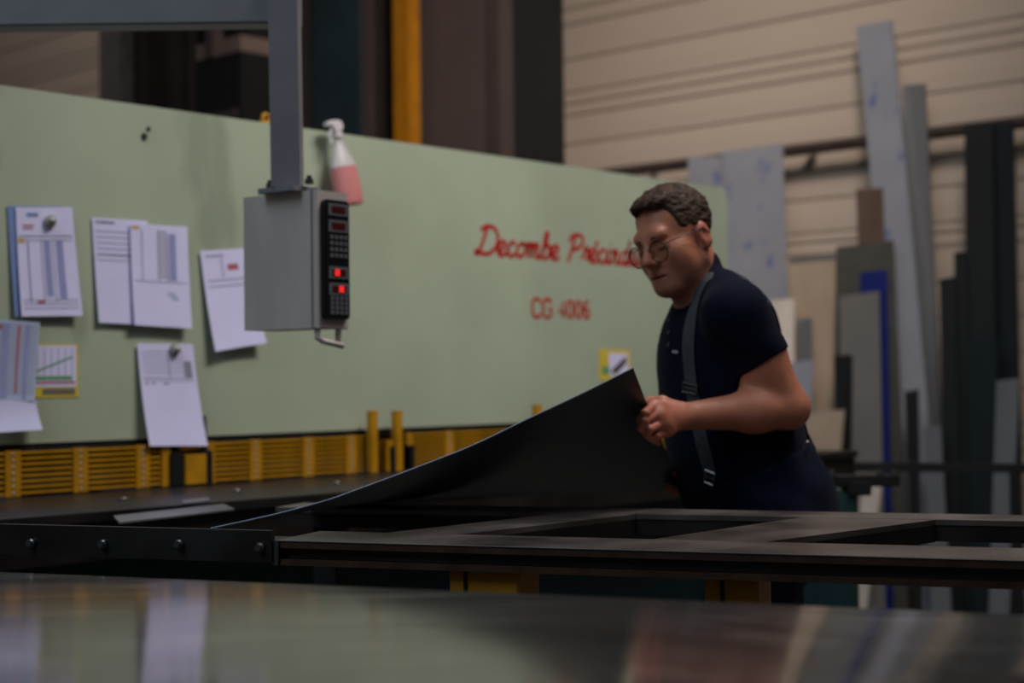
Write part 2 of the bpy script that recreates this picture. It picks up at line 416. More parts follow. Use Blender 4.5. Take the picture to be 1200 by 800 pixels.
GL = {
 'D': (1.35, [[(.55, 1.75), (.42, 1.0), (.25, .12), (.05, .05), (.1, .22), (.45, .05), (.9, .1), (1.25, .6), (1.28, 1.3), (.95, 1.85), (.45, 1.9), (.18, 1.6)]]),
 'P': (1.15, [[(.5, 1.75), (.4, 1.0), (.22, -.1)], [(.12, 1.4), (.3, 1.8), (.75, 1.9), (1.05, 1.6), (.95, 1.1), (.6, .85), (.4, .9)]]),
 'e': (.62, [[(0, .15), (.3, .45), (.46, .8), (.28, 1), (.08, .7), (.1, .2), (.32, 0), (.62, .2)]]),
 'é': (.62, [[(0, .15), (.3, .45), (.46, .8), (.28, 1), (.08, .7), (.1, .2), (.32, 0), (.62, .2)], [(.3, 1.25), (.5, 1.55)]]),
 'c': (.58, [[(0, .15), (.12, .6)], [(.48, .8), (.3, 1), (.08, .7), (.1, .2), (.3, 0), (.58, .2)]]),
 'o': (.68, [[(.36, 1), (.1, .7), (.1, .2), (.33, 0), (.56, .35), (.54, .8), (.34, 1), (.5, .85), (.7, .9)]]),
 'm': (.98, [[(0, .8), (.12, 1), (.14, .5), (.12, 0), (.18, .6), (.34, 1), (.42, .8), (.4, 0), (.46, .6), (.62, 1), (.72, .8), (.7, .15), (.8, 0), (.98, .2)]]),
 'n': (.72, [[(0, .8), (.12, 1), (.14, .5), (.12, 0), (.18, .6), (.34, 1), (.46, .8), (.44, .15), (.54, 0), (.72, .2)]]),
 'b': (.64, [[(0, .15), (.26, 1.1), (.28, 1.8), (.14, 1.75), (.1, .9), (.1, .2), (.3, 0), (.54, .35), (.48, .85), (.3, .95), (.64, .85)]]),
 'r': (.5, [[(0, .15), (.14, .95), (.18, 1.08), (.26, .9), (.42, .92), (.36, .3), (.5, .15)]]),
 'i': (.36, [[(0, .2), (.14, 1), (.12, .2), (.2, 0), (.36, .2)], [(.2, 1.4), (.24, 1.45)]]),
 'd': (.7, [[(.46, .85), (.28, 1), (.08, .7), (.1, .2), (.28, 0), (.44, .3), (.5, 1), (.54, 1.85), (.5, 1), (.48, .2), (.56, 0), (.7, .2)]]),
 'u': (.7, [[(0, .3), (.1, 1), (.1, .3), (.2, 0), (.36, .2), (.46, 1), (.44, .3), (.52, 0), (.7, .2)]]),
 's': (.5, [[(0, .2), (.28, 1.05), (.3, .7), (.42, .3), (.28, 0), (.08, .12)]]),
}
s_a, h_a = sh(pan(556, 297)); s_b, h_b = sh(pan(657, 304))
XH = .052
def write(text, s, h, xh, wd, width=None):
    adv = sum(GL[c][0] for c in text); kx = xh if width is None else width / adv
    x = 0; slant = .22
    for ch in text:
        a, strokes = GL[ch]
        mb = MB()
        for st in strokes:
            st2 = [((px + x) * kx + slant * py * xh, py * xh) for px, py in st]
            ribbon(mb, smooth_line(st2), lambda u, v: pl(s + u, h + v, .0012), wd)
        obj('painted_letter', mb, 'red_paint', shear)
        x += a
write('Decombe', s_a, h_a, XH, .015, s_b - s_a - .01)
s_c, h_c = sh(pan(662, 305.5))
write('Précindus', s_c, h_a, XH, .015, 1.05 * (s_b - s_a))
# model designation in outlined block letters
BL = {'C': [[(.6, .8), (.45, 1), (.15, 1), (0, .8), (0, .2), (.15, 0), (.45, 0), (.6, .2)]],
      'G': [[(.6, .8), (.45, 1), (.15, 1), (0, .8), (0, .2), (.15, 0), (.45, 0), (.6, .2), (.6, .45), (.35, .45)]],
      '4': [[(.45, 0), (.45, 1), (0, .3), (.62, .3)]],
      '0': [[(.3, 1), (.08, .85), (.05, .5), (.08, .15), (.3, 0), (.52, .15), (.55, .5), (.52, .85), (.3, 1)]],
      '6': [[(.52, .88), (.3, 1), (.08, .8), (.05, .35), (.15, .05), (.32, 0), (.5, .1), (.55, .3), (.48, .5), (.3, .57), (.1, .45)]]}
s_d, h_d = sh(pan(624, 371)); s_e, h_e = sh(pan(693, 373)); hh_ = sh(pan(624, 350))[1] - h_d
x = 0; tot = 6 * .8 + .45
for ch in 'CG 4006':
    if ch == ' ': x += .45; continue
    mb = MB(); kx = (s_e - s_d) / tot
    for st in BL[ch]:
        wk = 1.2 if ch in 'CG' else .95
        ribbon(mb, [((px * wk + x) * kx, py * hh_) for px, py in st], lambda u, v: pl(s_d + u, h_d + v, .0012), .013)
    obj('painted_letter', mb, 'red_paint', shear); x += .8 * (1.15 if ch in 'CG' else .92)
def quad(mb, pts, off=0.0):
    mb.add(pts, [tuple(range(len(pts)))]); return mb
# stickers stuck to the apron
st = [pan(x, y, .001) for x, y in ((38, 403), (91, 403), (92, 465), (37, 466))]
sk = obj('warning_sticker', MB().prism(st, NP * .001), 'sticker_yellow', shear); sk['label'] = 'yellow chart sticker with green and red curves'
def bil(q, u, v):
    return (q[0] * (1 - u) + q[1] * u) * (1 - v) + (q[3] * (1 - u) + q[2] * u) * v
def patch(q, u0, v0, u1, v1, off):
    return [bil(q, u0, v0) + NP * off, bil(q, u1, v0) + NP * off, bil(q, u1, v1) + NP * off, bil(q, u0, v1) + NP * off]
obj('chart_area', quad(MB(), patch(st, .05, .03, .95, .80, .0018)), 'paper_white', sk)
mb = MB()
for k in range(6): quad(mb, patch(st, .10 + k * .15, .08, .115 + k * .15, .75, .0022))
obj('chart_lines', mb, 'ink_grey', sk)
mb = MB()
for k in range(8): quad(mb, [bil(st, .06 + k * .1, .50 - k * .035) + NP * .0026, bil(st, .17 + k * .1, .465 - k * .035) + NP * .0026, bil(st, .17 + k * .1, .50 - k * .035) + NP * .0026, bil(st, .06 + k * .1, .535 - k * .035) + NP * .0026])
quad(mb, patch(st, .06, .60, .85, .67, .0026)); obj('chart_curve', mb, 'ink_green', sk)
mb = MB(); quad(mb, patch(st, .08, .70, .92, .74, .0026)); obj('chart_axis', mb, 'ink_red', sk)
mb = MB()
for k in range(2): quad(mb, patch(st, .22, .84 + k * .06, .92, .875 + k * .06, .0026))
obj('print', mb, 'ink_dark', sk)
st = [pan(x, y, .001) for x, y in ((702, 409), (738, 410), (739, 446), (702, 445))]
sk = obj('warning_sticker', MB().prism(st, NP * .001), 'sticker_yellow', shear); sk['label'] = 'small yellow pictogram sticker'
obj('pictogram_field', quad(MB(), patch(st, .3, .12, .92, .85, .0018)), 'paper_white', sk)
obj('pictogram_blade', quad(MB(), [bil(st, .35, .7) + NP * .0024, bil(st, .85, .2) + NP * .0024, bil(st, .88, .4) + NP * .0024, bil(st, .5, .82) + NP * .0024]), 'brown_plate', sk)
obj('pictogram_mark', quad(MB(), patch(st, .08, .55, .32, .8, .0026)), 'ink_green', sk)

# ================================================================== PAPERS ON THE APRON
def paper(name, label, q, material, off=.004, curl=.012, group=None, th=.0012, n=NP):
    pts = [pan(x, y, .002) for x, y in q]
    def fn(u, v):
        c = off + curl * (v ** 2) + .25 * curl * (u - .5) ** 2 * 4 * v
        return bil(pts, u, v) + NP * c, NP
    o = obj(name, MB().slab(fn, 6, 10, th), material, None, True)
    tag(o, label, 'paper', group)
    def ink(nm, rects, mt):
        mb = MB()
        for (u0, v0, u1, v1) in rects:
            vs = []; ns = max(1, int((v1 - v0) * 10)); nu = 3
            for j in range(ns + 1):
                for i in range(nu + 1):
                    u = u0 + (u1 - u0) * i / nu; v = v0 + (v1 - v0) * j / ns
                    p, _ = fn(u, v); vs.append(p + NP * (th / 2 + .0009))
            mb.add(vs, [(j * (nu + 1) + i, j * (nu + 1) + i + 1, (j + 1) * (nu + 1) + i + 1, (j + 1) * (nu + 1) + i) for j in range(ns) for i in range(nu)])
        obj(nm, mb, mt, o)
    return o, ink
def magnet(x, y, label):
    c = pan(x, y, .010)
    t = thing('magnet', label, 'magnet', c)
    obj('rim', MB().lathe(c, NP, [(.017, 0), (.018, .006), (.015, .012), (.009, .013)], 20), 'magnet_pale', t, True)
    obj('knob', MB().lathe(c + NP * .012, NP, [(.009, 0), (.010, .006), (.006, .010), (.002, .011)], 16), 'magnet_pale', t, True)
# blue backing sheets behind the first form
paper('blue_form', 'pale blue form peeking out behind the printed chart sheet', ((8, 241), (72, 242), (82, 370), (15, 371)), 'paper_blue', .002, .008)
o, ink = paper('printed_form', 'printed table form with blue column held by a pale magnet', ((17, 243), (83, 243), (92, 370), (20.5, 371)), 'paper_white', .006, .012)
ink('column_shade', [(.45, .3, .56, .82), (.66, .3, .78, .84)], 'ink_blue')
ink('rule_line', [(.03, .262, .96, .270), (.05, .3, .95, .305), (.05, .885, .95, .89), (.05, .925, .95, .93), (.05, .85, .95, .855)] + [(.17, .3, .185, .87), (.40, .3, .41, .87), (.60, .3, .61, .87)], 'ink_dark')
ink('heading_block', [(.18, .05, .38, .085)], 'paper_blue')
ink('red_note', [(.1, .16, .30, .175), (.1, .19, .28, .2), (.28, .86, .4, .88)], 'ink_red')
ink('orange_mark', [(.01, .285, .12, .325)], 'ink_orange')
magnet(58, 259, 'round pale magnet with knob on the printed table form')
o, ink = paper('printed_form', 'ruled white form half covered by the sheet beside it', ((107, 255), (172, 259), (156, 380), (113, 378)), 'paper_white', .003, .008)
ink('rule_line', [(.06, .12 + k * .055, .95, .127 + k * .055) for k in range(6)], 'ink_grey')
ink('heading_block', [(.06, .03, .4, .045), (.06, .34, .95, .352)], 'ink_dark')
o, ink = paper('printed_form', 'white sheet with upper half printed, overlapping the ruled form', ((150, 262), (217, 266), (219, 385), (152, 381)), 'paper_white', .010, .012)
ink('rule_line', [(.18, .05, .195, .55), (.46, .05, .475, .56), (.62, .08, .635, .55), (.05, .555, .95, .562)] + [(.47, .06 + k * .04, .62, .075 + k * .04) for k in range(12)], 'ink_grey')
ink('column_shade', [(.66, .08, .78, .54)], 'ink_blue')
ink('orange_mark', [(.02, .02, .15, .05)], 'ink_orange')
ink('red_note', [(.6, .66, .75, .69), (.68, .7, .8, .73)], 'paper_cool')
o, ink = paper('printed_form', 'white sheet with red stamp half behind the control box', ((233, 294), (285, 291), (305, 402), (245, 412)), 'paper_white', .006, .02)
ink('rule_line', [(.1, .3, .95, .31), (.1, .36, .95, .37), (.1, .05, .5, .065), (.42, .08, .44, .28)], 'ink_grey')
ink('red_stamp', [(.55, .15, .78, .21)], 'ink_red')
o, ink = paper('printed_form', 'long white sheet hanging down over the yellow guard under a magnet', ((159, 402), (224, 403), (233, 522), (165, 522)), 'paper_white', .008, .028)
ink('rule_line', [(.06, .08 + k * .04, .8, .086 + k * .04) for k in range(6)] + [(.06, .33, .95, .337), (.06, .36, .95, .365), (.52, .06, .53, .33)], 'ink_grey')
ink('column_shade', [(.8, .17, .93, .33)], 'ink_grey')
ink('heading_block', [(.08, .39, .14, .4), (.2, .385, .26, .395), (.4, .385, .5, .395)], 'ink_dark')
magnet(204, 409, 'round pale magnet holding the long hanging sheet')
o, ink = paper('printed_form', 'bluish ledger sheet with red column and turned-up white foot', ((-20, 373), (44, 378), (34, 470), (-26, 468)), 'paper_cool', .012, .012)
ink('rule_line', [(.02, .05 + k * .045, .97, .056 + k * .045) for k in range(20)], 'ink_grey')
ink('column_shade', [(.32, .04, .44, .97), (.75, .04, .82, .97)], 'ink_blue')
ink('red_note', [(.60, .06, .645, .9), (.22, .06, .31, .12)], 'ink_red')
fq = [pan(x, y, .002) for x, y in ((-26, 468), (36, 469), (41, 503), (-22, 507))]
obj('folded_foot', MB().slab(lambda u, v: (bil(fq, u, v) + NP * (.024 + .014 * v * v), NP), 6, 5, .0012), 'paper_white', o, True)

# ================================================================== SPRAY BOTTLE (hooked over the apron edge)
def bottle():
    top = pan(392, 141, .045); bot = pan(411, 241, .07)
    ax = (top - bot); Lb = ax.length; ax.normalize()
    ex = (DP - ax * DP.dot(ax)).normalized()
    t = thing('spray_bottle', 'translucent spray bottle of pink liquid hooked on the green apron', 'bottle', bot)
    k = Lb / .284
    prof_l = [(.042, 0), (.050, .004), (.053, .012), (.054, .06), (.053, .10), (.050, .128)]
    prof_b = [(.050, .1285), (.047, .140), (.036, .165), (.024, .195), (.016, .215), (.0145, .228)]
    obj('liquid', MB().lathe(bot, ax, [(r_ * k, q * k) for r_, q in prof_l], 28, ex, None, .62), 'bottle_liquid', t, True)
    obj('bottle_body', MB().lathe(bot, ax, [(r_ * k, q * k) for r_, q in prof_b], 28, ex, None, .62), 'bottle_plastic', t, True)
    obj('collar', MB().lathe(bot + ax * .226 * k, ax, [(.017, 0), (.017, .018), (.012, .02)], 20, ex), 'spray_head', t, True)
    hd = bot + ax * .255 * k
    side = ax.cross(ex).normalized()
    pr = [(-.045, .012), (-.040, .026), (.0, .030), (.022, .024), (.026, .004), (.012, -.008), (-.012, -.008), (-.022, .010)]
    obj('spray_head', MB().prism([hd + ex * a * k + ax * b * k - side * .011 for a, b in pr], side * .022), 'spray_head', t, bevel=.002)
    obj('trigger', MB().tube([hd + ex * -.016 + ax * .006, hd + ex * -.030 + ax * -.012, hd + ex * -.032 + ax * -.035, hd + ex * -.036 + ax * -.045], [.006, .005, .005, .003], 8), 'spray_head', t, True)
bottle()

# ================================================================== CONTROL BOX ON ITS ARM
def control():
    d1 = Vector((.80, -.60, 0)); d2 = Vector((.60, .80, 0))
    c0 = P(371, 384, 3.62)                         # near lower vertical edge
    H = .318; Wd = .243; Dp = .112
    t = thing('control_pendant', 'grey control box with red displays hanging from a square tube arm', 'control box', (-2.7, 3.75, 0))
    bx = c0 - d1 * Wd / 2 + d2 * Dp / 2 + Z * H / 2
    body = obj('box_body', MB().bevbox(bx, d1 * Wd / 2, d2 * Dp / 2, Z * H / 2, .006), 'box_grey', t)
    obj('box_lid_seam', MB().obox(c0 - d1 * .012 + d2 * Dp / 2 + Z * H / 2, d1 * .0025, d2 * (Dp / 2 + .0015), Z * (H / 2 + .0015)), 'grey_paint', body)
    # face with keys on the narrow side
    def fp(u, v, off): return c0 + d2 * (Dp * u) + Z * (H * v) + d1 * off
    n = 8; pts = []
    for cu, cv, a0 in ((.80, .90, 0), (.24, .90, 90), (.24, .10, 180), (.80, .10, 270)):
        for k in range(n + 1):
            a = math.radians(a0 + 90 * k / n); pts.append(fp(cu + .10 * math.cos(a), cv + .035 * math.sin(a), .001))
    face = obj('key_panel', MB().prism(pts, d1 * .010), 'panel_black', t)
    for v, mt in ((.865, 'led_off'), (.745, 'led_off'), (.405, 'led_red'), (.285, 'led_red')):
        fr = obj('display_frame', MB().obox(fp(.56, v, .012), d2 * Dp * .29, Z * .014, d1 * .001), 'key_grey', face)
        u0 = .56 if v != .285 else .60
        obj('display', MB().obox(fp(.56, v, .0135), d2 * Dp * .20, Z * .0075, d1 * .0006), 'led_off', fr)
        if mt == 'led_red':
            obj('lit_digits', MB().obox(fp(.50 if v > .3 else .62, v, .0145), d2 * Dp * .07, Z * .0075, d1 * .0005), 'led_red', fr)
    for v in (.665, .62, .575, .53, .22, .185, .15, .115):
        for u in (.36, .50, .64, .78):
            obj('key', MB().obox(fp(u, v, .012), d2 * .0055, Z * .0045, d1 * .001), 'key_grey', face)
    # handle below
    a = c0 + d2 * .015 - d1 * .012; b = c0 + d2 * .085 - d1 * .012
    obj('handle', MB().tube([a + Z * .004, a - Z * .022, a - Z * .03 + d2 * .012 + d1 * .006, b - Z * .040 + d1 * .012, b - Z * .03, b + Z * .004], .0075, 8), 'box_grey', t, True)
    # neck plate, bolts
    pc = P(337, 214, 3.70)
    obj('neck_plate', MB().bevbox(Vector((pc.x, pc.y, c0.z + H + .006)), d1 * .060, d2 * .042, Z * .006, .004), 'grey_paint', t)
    for dx in (-.058, .07):
        q = Vector((pc.x, pc.y, c0.z + H + .016)) + d1 * dx
        obj('neck_bolt', MB().lathe(q, Z, [(.010, 0), (.010, .012), (.006, .013), (.006, .02)], 10), 'bolt_steel', t)
    # vertical post and horizontal arm
    top = P(333, -25, 3.70)
    e1 = Vector((1, 0, 0)); e2 = Vector((0, 1, 0))
    base = Vector((pc.x, pc.y, c0.z + H + .012))
    vs = [base + e1 * i * .034 + e2 * j * .034 for i, j in ((-1, -1), (1, -1), (1, 1), (-1, 1))]
    post = MB().prism(vs, (top - base)); obj('post', post, 'grey_paint', t)
    zb = P(200, 26.5, 3.67).z
    obj('arm', MB().obox((( -2.74 + top.x + .034) / 2, 3.70, zb + .045), ((2.74 + top.x + .034) / 2, 0, 0), (0, .036, 0), (0, 0, .045)), 'grey_paint', t, bevel=.004)
    obj('mast', MB().obox((-2.7, 3.75, (zb + .1) / 2), (.05, 0, 0), (0, .05, 0), (0, 0, (zb + .1) / 2)), 'grey_paint', t)
    obj('mast_foot', MB().obox((-2.7, 3.75, .01), (.18, 0, 0), (0, .18, 0), (0, 0, .01)), 'grey_paint', t)
control()

# ================================================================== SUPPORT FRAME in front of the shear
HF = .98
FO = Vector((-.411, 2.715, 0)); FA = Vector((.938, -.346, 0)).normalized(); FB = Vector((.346, .938, 0)).normalized()
def fr(a, b, h): return FO + FA * a + FB * b + Z * h
frame = thing('support_frame', 'low dark steel support frame with channel beams on yellow legs', 'steel frame', fr(.6, .38, 0))
CH = .042
def plate(name, pts, h1, th, mt, par): return obj(name, MB().prism([fr(a, b, h1 - th) for a, b in pts], Z * th), mt, par)
AE = 1.9
# near channel: two flanges and a web
near = plate('near_channel', [(-.0, .0), (AE, .0), (AE, .17), (0, .17)], HF, .012, 'frame_top', frame)
obj('flange_edge', MB().obox(fr(AE / 2, .001, HF - .0065), FA * AE / 2, FB * .003, Z * .0062), 'mill_edge', near)
obj('web', MB().obox(fr(AE / 2, .018, HF - CH / 2), FA * AE / 2, FB * .005, Z * (CH / 2 - .011)), 'dark_steel', near)
obj('lower_flange', MB().obox(fr(AE / 2, .04, HF - CH + .005), FA * AE / 2, FB * .042, Z * .005), 'mill_edge', near)
obj('edge_highlight', MB().tube([fr(0, -.0025, HF - .0005), fr(AE, -.0025, HF - .0005)], .0013, 6), 'bolt_steel', near)  # bright tube stands in for the glint along the flange edge
far = plate('far_channel', [(-.35, .64), (AE, .64), (AE, .77), (-.35, .77)], HF, .010, 'frame_top', frame)
obj('web', MB().obox(fr(AE / 2 - .17, .648, HF - CH / 2 - .004), FA * (AE / 2 + .17), FB * .005, Z * (CH / 2 - .005)), 'dark_steel', far)
obj('web', MB().obox(fr(AE / 2 - .17, .765, HF - CH / 2 - .004), FA * (AE / 2 + .17), FB * .005, Z * (CH / 2 - .005)), 'dark_steel', far)
for k, (a0, a1, a2, a3) in enumerate(((.62, .81, 1.04, .79), (.13, .27, .46, .31), (1.52, 1.7, 1.88, 1.72))):
    cp = plate('cross_plate', [(a0, .171), (a1, .171), (a2, .639), (a3, .639)], HF - .0005, .010, 'frame_top', frame)
    for (p, q) in ((a0, a3), (a1, a2)):
        s_ = -.006 if p == a1 else 0
        obj('web', MB().prism([fr(p + s_, .171, HF - CH), fr(p + s_ + .006, .171, HF - CH), fr(q + s_ + .006, .639, HF - CH), fr(q + s_, .639, HF - CH)], Z * (CH - .0105)), 'dark_steel', cp)
# bolted fish plate on the left
lp = obj('joint_plate', MB().obox(fr(-.42, -.006, HF - .010), FA * .42, FB * .006, Z * .0275), 'dark_steel', frame)
for px, py in ((38, 636), (122, 637), (211, 637), (306, 641)):
    d = ray(px, py); p0 = fr(0, -.012, 0); t_ = (p0 - CAM).dot(FB) / d.dot(FB); q = CAM + d * t_
    obj('bolt_head', MB().lathe(q, -FB, [(.0085, 0), (.0085, .006), (.006, .008), (.006, .013)], 10), 'bolt_steel', lp)
obj('end_strip', MB().obox(fr(.004, -.003, HF - CH / 2), FA * .006, FB * .004, Z * (CH / 2)), 'bolt_steel', frame)
obj('left_channel', MB().obox(fr(-.42, .05, HF - CH / 2), FA * .42, FB * .045, Z * (CH / 2 - .003)), 'dark_steel', frame)
for px0, px1, py, off in ((525, 607, 664, .075), (824, 888, 676, .10)):
    d0, d1_ = ray(px0, py), ray(px1, py)
    pp = fr(0, off - .055, 0); qa = CAM + d0 * ((pp - CAM).dot(FB) / d0.dot(FB)); qb = CAM + d1_ * ((pp - CAM).dot(FB) / d1_.dot(FB))
    a0 = (qa - FO).dot(FA); a1 = (qb - FO).dot(FA)
    lg = obj('leg', MB().bevbox(fr((a0 + a1) / 2, off, (HF - CH) / 2), FA * (a1 - a0) / 2, FB * .052, Z * ((HF - CH) / 2), .004), 'yellow_paint', frame)
    obj('leg_strap', MB().obox(fr(a0 + .03, off - .0535, (HF - CH) - .05), FA * .003, FB * .0015, Z * .05), 'machine_black', lg)
for a in (-.25, 1.8):
    obj('leg', MB().bevbox(fr(a, .705, (HF - .012) / 2), FA * .03, FB * .03, Z * ((HF - .012) / 2), .004), 'machine_black', frame)
obj('leg', MB().bevbox(fr(1.8, .08, (HF - CH) / 2), FA * .04, FB * .04, Z * ((HF - CH) / 2), .004), 'yellow_paint', frame)

# off-cuts lying on the bed
def offcut(name, label, px, h, th, mt, group=None):
    pts = [onh(x, y, h) for x, y in px]
    return tag(obj(name, MB().prism(pts, Z * th), mt), label, 'offcut', group)
offcut('metal_offcut', 'bright slanted aluminium offcut lying on the shear bed', ((133, 606), (262, 592), (275, 598), (140, 614)), HBED + .001, .004, 'galvanised')
offcut('metal_offcut', 'thin pale strip offcut close to the yellow guard block', ((212, 588), (243, 584), (247, 587), (215, 591)), HBED + .001, .003, 'galvanised')

# ================================================================== LIFTED SHEET
prof = [(247, 619), (320, 603), (380, 587), (420, 573), (487, 548), (553, 522), (620, 490), (680, 462), (742, 431)]
NL = P(247, 619, 2.93); NR = P(742, 431, 3.12)
ne = []
for x, y in prof:
    f_ = (x - 247) / (742 - 247); ne.append(P(x, y, 2.93 + (3.12 - 2.93) * f_))
RB = Vector((.17, .66, 0))
HL = ne[0].z
def lifted(u, v):
    q = u * (len(ne) - 1); i = min(int(q), len(ne) - 2); t = q - i
    p0 = ne[max(0, i - 1)]; p1 = ne[i]; p2 = ne[i + 1]; p3 = ne[min(len(ne) - 1, i + 2)]
    p = .5 * (2 * p1 + (p2 - p0) * t + (2 * p0 - 5 * p1 + 4 * p2 - p3) * t * t + (3 * p1 - p0 - 3 * p2 + p3) * t ** 3)
    lift = max(0, p.z - HL)
    return Vector((p.x + RB.x * v, p.y + RB.y * v, max(HL, HL + lift * (1 - v) ** 1.12)))
def lifted_n(u, v):
    e = .01; a = lifted(min(1, u + e), v) - lifted(max(0, u - e), v); b = lifted(u, min(1, v + e)) - lifted(u, max(0, v - e))
    return lifted(u, v), a.cross(b).normalized()
ls = obj('bent_sheet', MB().slab(lifted_n, 40, 24, .0022), 'sheet_under', None, True)
tag(ls, 'dark thin metal sheet lifted by its corner and bending up', 'metal sheet')
obj('sheared_edge', MB().tube([lifted(i / 40, 0) + Vector((0, -.0005, .0)) for i in range(41)], .0016, 6), 'sheet_edge', ls, True)

# ================================================================== FOREGROUND SHEET
HS0 = .985
def fore_a(x):
    a = min(1, max(0, (x + .04) / .50)); return a * a * (3 - 2 * a)
def fore_h(x, y):
    a = fore_a(x)
    tilt = .054 * (1 - a) + .014 * a                       # the sheet hangs off its bench, more so on the left
    return HS0 + tilt * (2.2 - (y + (-.24 + .30 * a) * x))
def fore_edge(px):
    py = 671 + .0425 * px; h = HS0
    for _ in range(8):
        p = onh(px, py, h); h = fore_h(p.x, p.y)
    return p
SL0 = fore_edge(-30); SR0 = fore_edge(1230)
SD = Vector(((SR0 - SL0).x, (SR0 - SL0).y, 0)).normalized(); SB = Vector((SD.y, -SD.x, 0))      # SB: towards the camera
if SB.y > 0: SB = -SB
EDGE = [fore_edge(-420 + 1950 * k / 80) for k in range(81)]
def fore(u, v):
    q = min(max(u, 0), 1) * 80; k = min(int(q), 79); e = EDGE[k].lerp(EDGE[k + 1], q - k) + SD * ((u - min(max(u, 0), 1)) * 2)
    p = e + SB * 1.15 * v
    return Vector((p.x, p.y, fore_h(p.x, p.y) + .0012 * (1 - fore_a(p.x)) * (1 - math.exp(-1.15 * v / .18))))
def fore_n(u, v):
    e = .004; a = fore(u + e, v) - fore(u - e, v); b = fore(u, v + e) - fore(u, v - e)
    n = a.cross(b).normalized(); return fore(u, v), n if n.z > 0 else -n
fs = tag(obj('steel_sheet', MB().slab(fore_n, 80, 40, .003), 'zinc_sheet', None, True), 'large shiny zinc-grey sheet lying on the near bench', 'metal sheet')
bench = thing('work_bench', 'dark steel bench under the large shiny sheet', 'bench', Vector(((SL0 + SR0) / 2 + SB * .7)) - Z * HS0)
for k in range(4):
    u_ = .12 + k * .25
    ends = [fore(u_, .22), fore(u_, .92)]
    obj('bearer', MB().obox((ends[0] + ends[1]) / 2 - Z * .036, SD * .03, (ends[1] - ends[0]) / 2, Z * .03), 'dark_steel', bench)
    for e_ in ends:
        hh = e_.z - .07
        obj('leg', MB().obox((e_.x, e_.y, hh / 2), SD * .028, SB * .028, Z * hh / 2), 'dark_steel', bench)

# ================================================================== FAR WALL: rail, leaning sheets
def wl(s, h, off): return W0 + DW * s + NW * off + Z * h
def onwall(px, py, off): return hit(px, py, W0 + NW * off, NW)
q = onwall(1100, 155, .12); RH = q.z
rail = thing('wall_rail', 'long brown pipe rail fixed along the cladding above the leaning sheets', 'rail', wl(-1, RH - .05, .03))
obj('pipe', MB().tube([wl(-3.4, RH, .10), wl(4.5, RH, .10)], .035, 12), 'brown_pipe', rail, True)
for k in range(7):
    obj('bracket', MB().obox(wl(-3.2 + k * 1.2, RH, .05), DW * .025, NW * .055, Z * .02), 'brown_pipe', rail)
def lean(name, label, px, mt, db, th=.004, dt=.16, group=None, cat='metal sheet', floor=True, extra=None):
    """px: TL, TR, lower right, lower left (pixels); the plate lies in a plane leaning from db at the floor to dt at rail height.
    Side edges are carried on down to the floor."""
    p0 = wl(0, 0, db); p1 = wl(0, RH, dt)
    up = (p1 - p0).normalized(); n = DW.cross(up).normalized()
    if n.dot(NW) < 0: n = -n
    pts = [hit(x, y, p0, n) for x, y in px]
    def down(a, b):
        t = (a.z - .004) / (a.z - b.z); return a + (b - a) * t
    if floor:
        TL, TR, LR, LL = pts[0], pts[1], pts[-2], pts[-1]
        pts = pts[:-2] + [down(pts[-3], LR), down(TL, LL)]
    t = thing(name, label, cat, (pts[-1] + pts[-2]) / 2, group)
    obj('plate', MB().prism(pts, -n * th), mt, t)
    if extra: extra(t, pts, n, up)
    return t, pts, n, up
def fold(mt, wd, side=1):
    def ex(t, pts, n, up):
        a, b = (pts[1], pts[2]) if side > 0 else (pts[0], pts[-1])
        obj('folded_lip', MB().prism([a, b, b - n * wd, a - n * wd], DW * -.004 * side), mt, t)
    return ex
lean('film_sheet', 'pale sheet with blue film print beside the shear end', ((846, 178), (917, 168), (925, 420), (852, 420)), 'film_steel', .62, .004, .18)
lean('film_sheet', 'whitish sheet mostly hidden between the shear and the printed film sheet', ((806, 184), (850, 183), (856, 420), (812, 420)), 'film_steel', .54, .004, .15)
lean('film_strip', 'tallest pale film-covered strip with blue print leaning on the rail', ((1003, 31), (1045, 23), (1098, 590), (1058, 590)), 'film_steel', .72, .008, .22, extra=fold('film_steel', .014))
lean('zinc_strip', 'plain grey zinc strip behind the tallest film-covered strip', ((1057, 100), (1084, 98), (1107, 590), (1078, 590)), 'galvanised', .60, .005, .17, extra=fold('galvanised', .012))
lean('brown_plate', 'narrow brown plate sticking up above the notched olive-grey plate', ((1003, 222), (1034, 220), (1046, 560), (1015, 560)), 'brown_plate', .76, .005, .24)
lean('notched_plate', 'olive-grey plate with blue film piece in front of it', ((980, 289), (1047, 281), (1060, 590), (976, 590)), 'grey_olive', .82, .004, .28)
lean('blue_film_plate', 'deep blue film-covered plate between olive and pale grey plates', ((1008, 319), (1039, 316), (1044, 590), (1012, 590)), 'blue_film', .88, .005, .32)
lean('pale_grey_plate', 'pale grey plate in front of the deep blue plate', ((984, 347), (1014, 343), (1030, 341), (1035, 590), (986, 590)), 'pale_grey', .94, .004, .36)
lean('dark_angle_bar', 'nearly black angle bar standing before the pale grey plate', ((977, 417), (995, 415), (993, 560), (985, 560)), 'machine_black', 1.0, .006, .4, extra=fold('machine_black', .04))
lean('dark_angle_bar', 'nearly black short bar at the foot of the tallest strip', ((1060, 459), (1076, 456), (1078, 590), (1066, 590)), 'machine_black', .98, .006, .42, extra=fold('machine_black', .04, -1))
lean('cardboard_sheet', 'cream board low behind the worker\'s elbow', ((946, 483), (989, 480), (982, 560), (940, 560)), 'cardboard', 1.06, .01, .46, cat='board')
lean('film_sheet', 'small bluish film offcut behind the worker\'s arm', ((925, 425), (953, 421), (948, 540), (920, 540)), 'film_steel', .98, .004, .4)
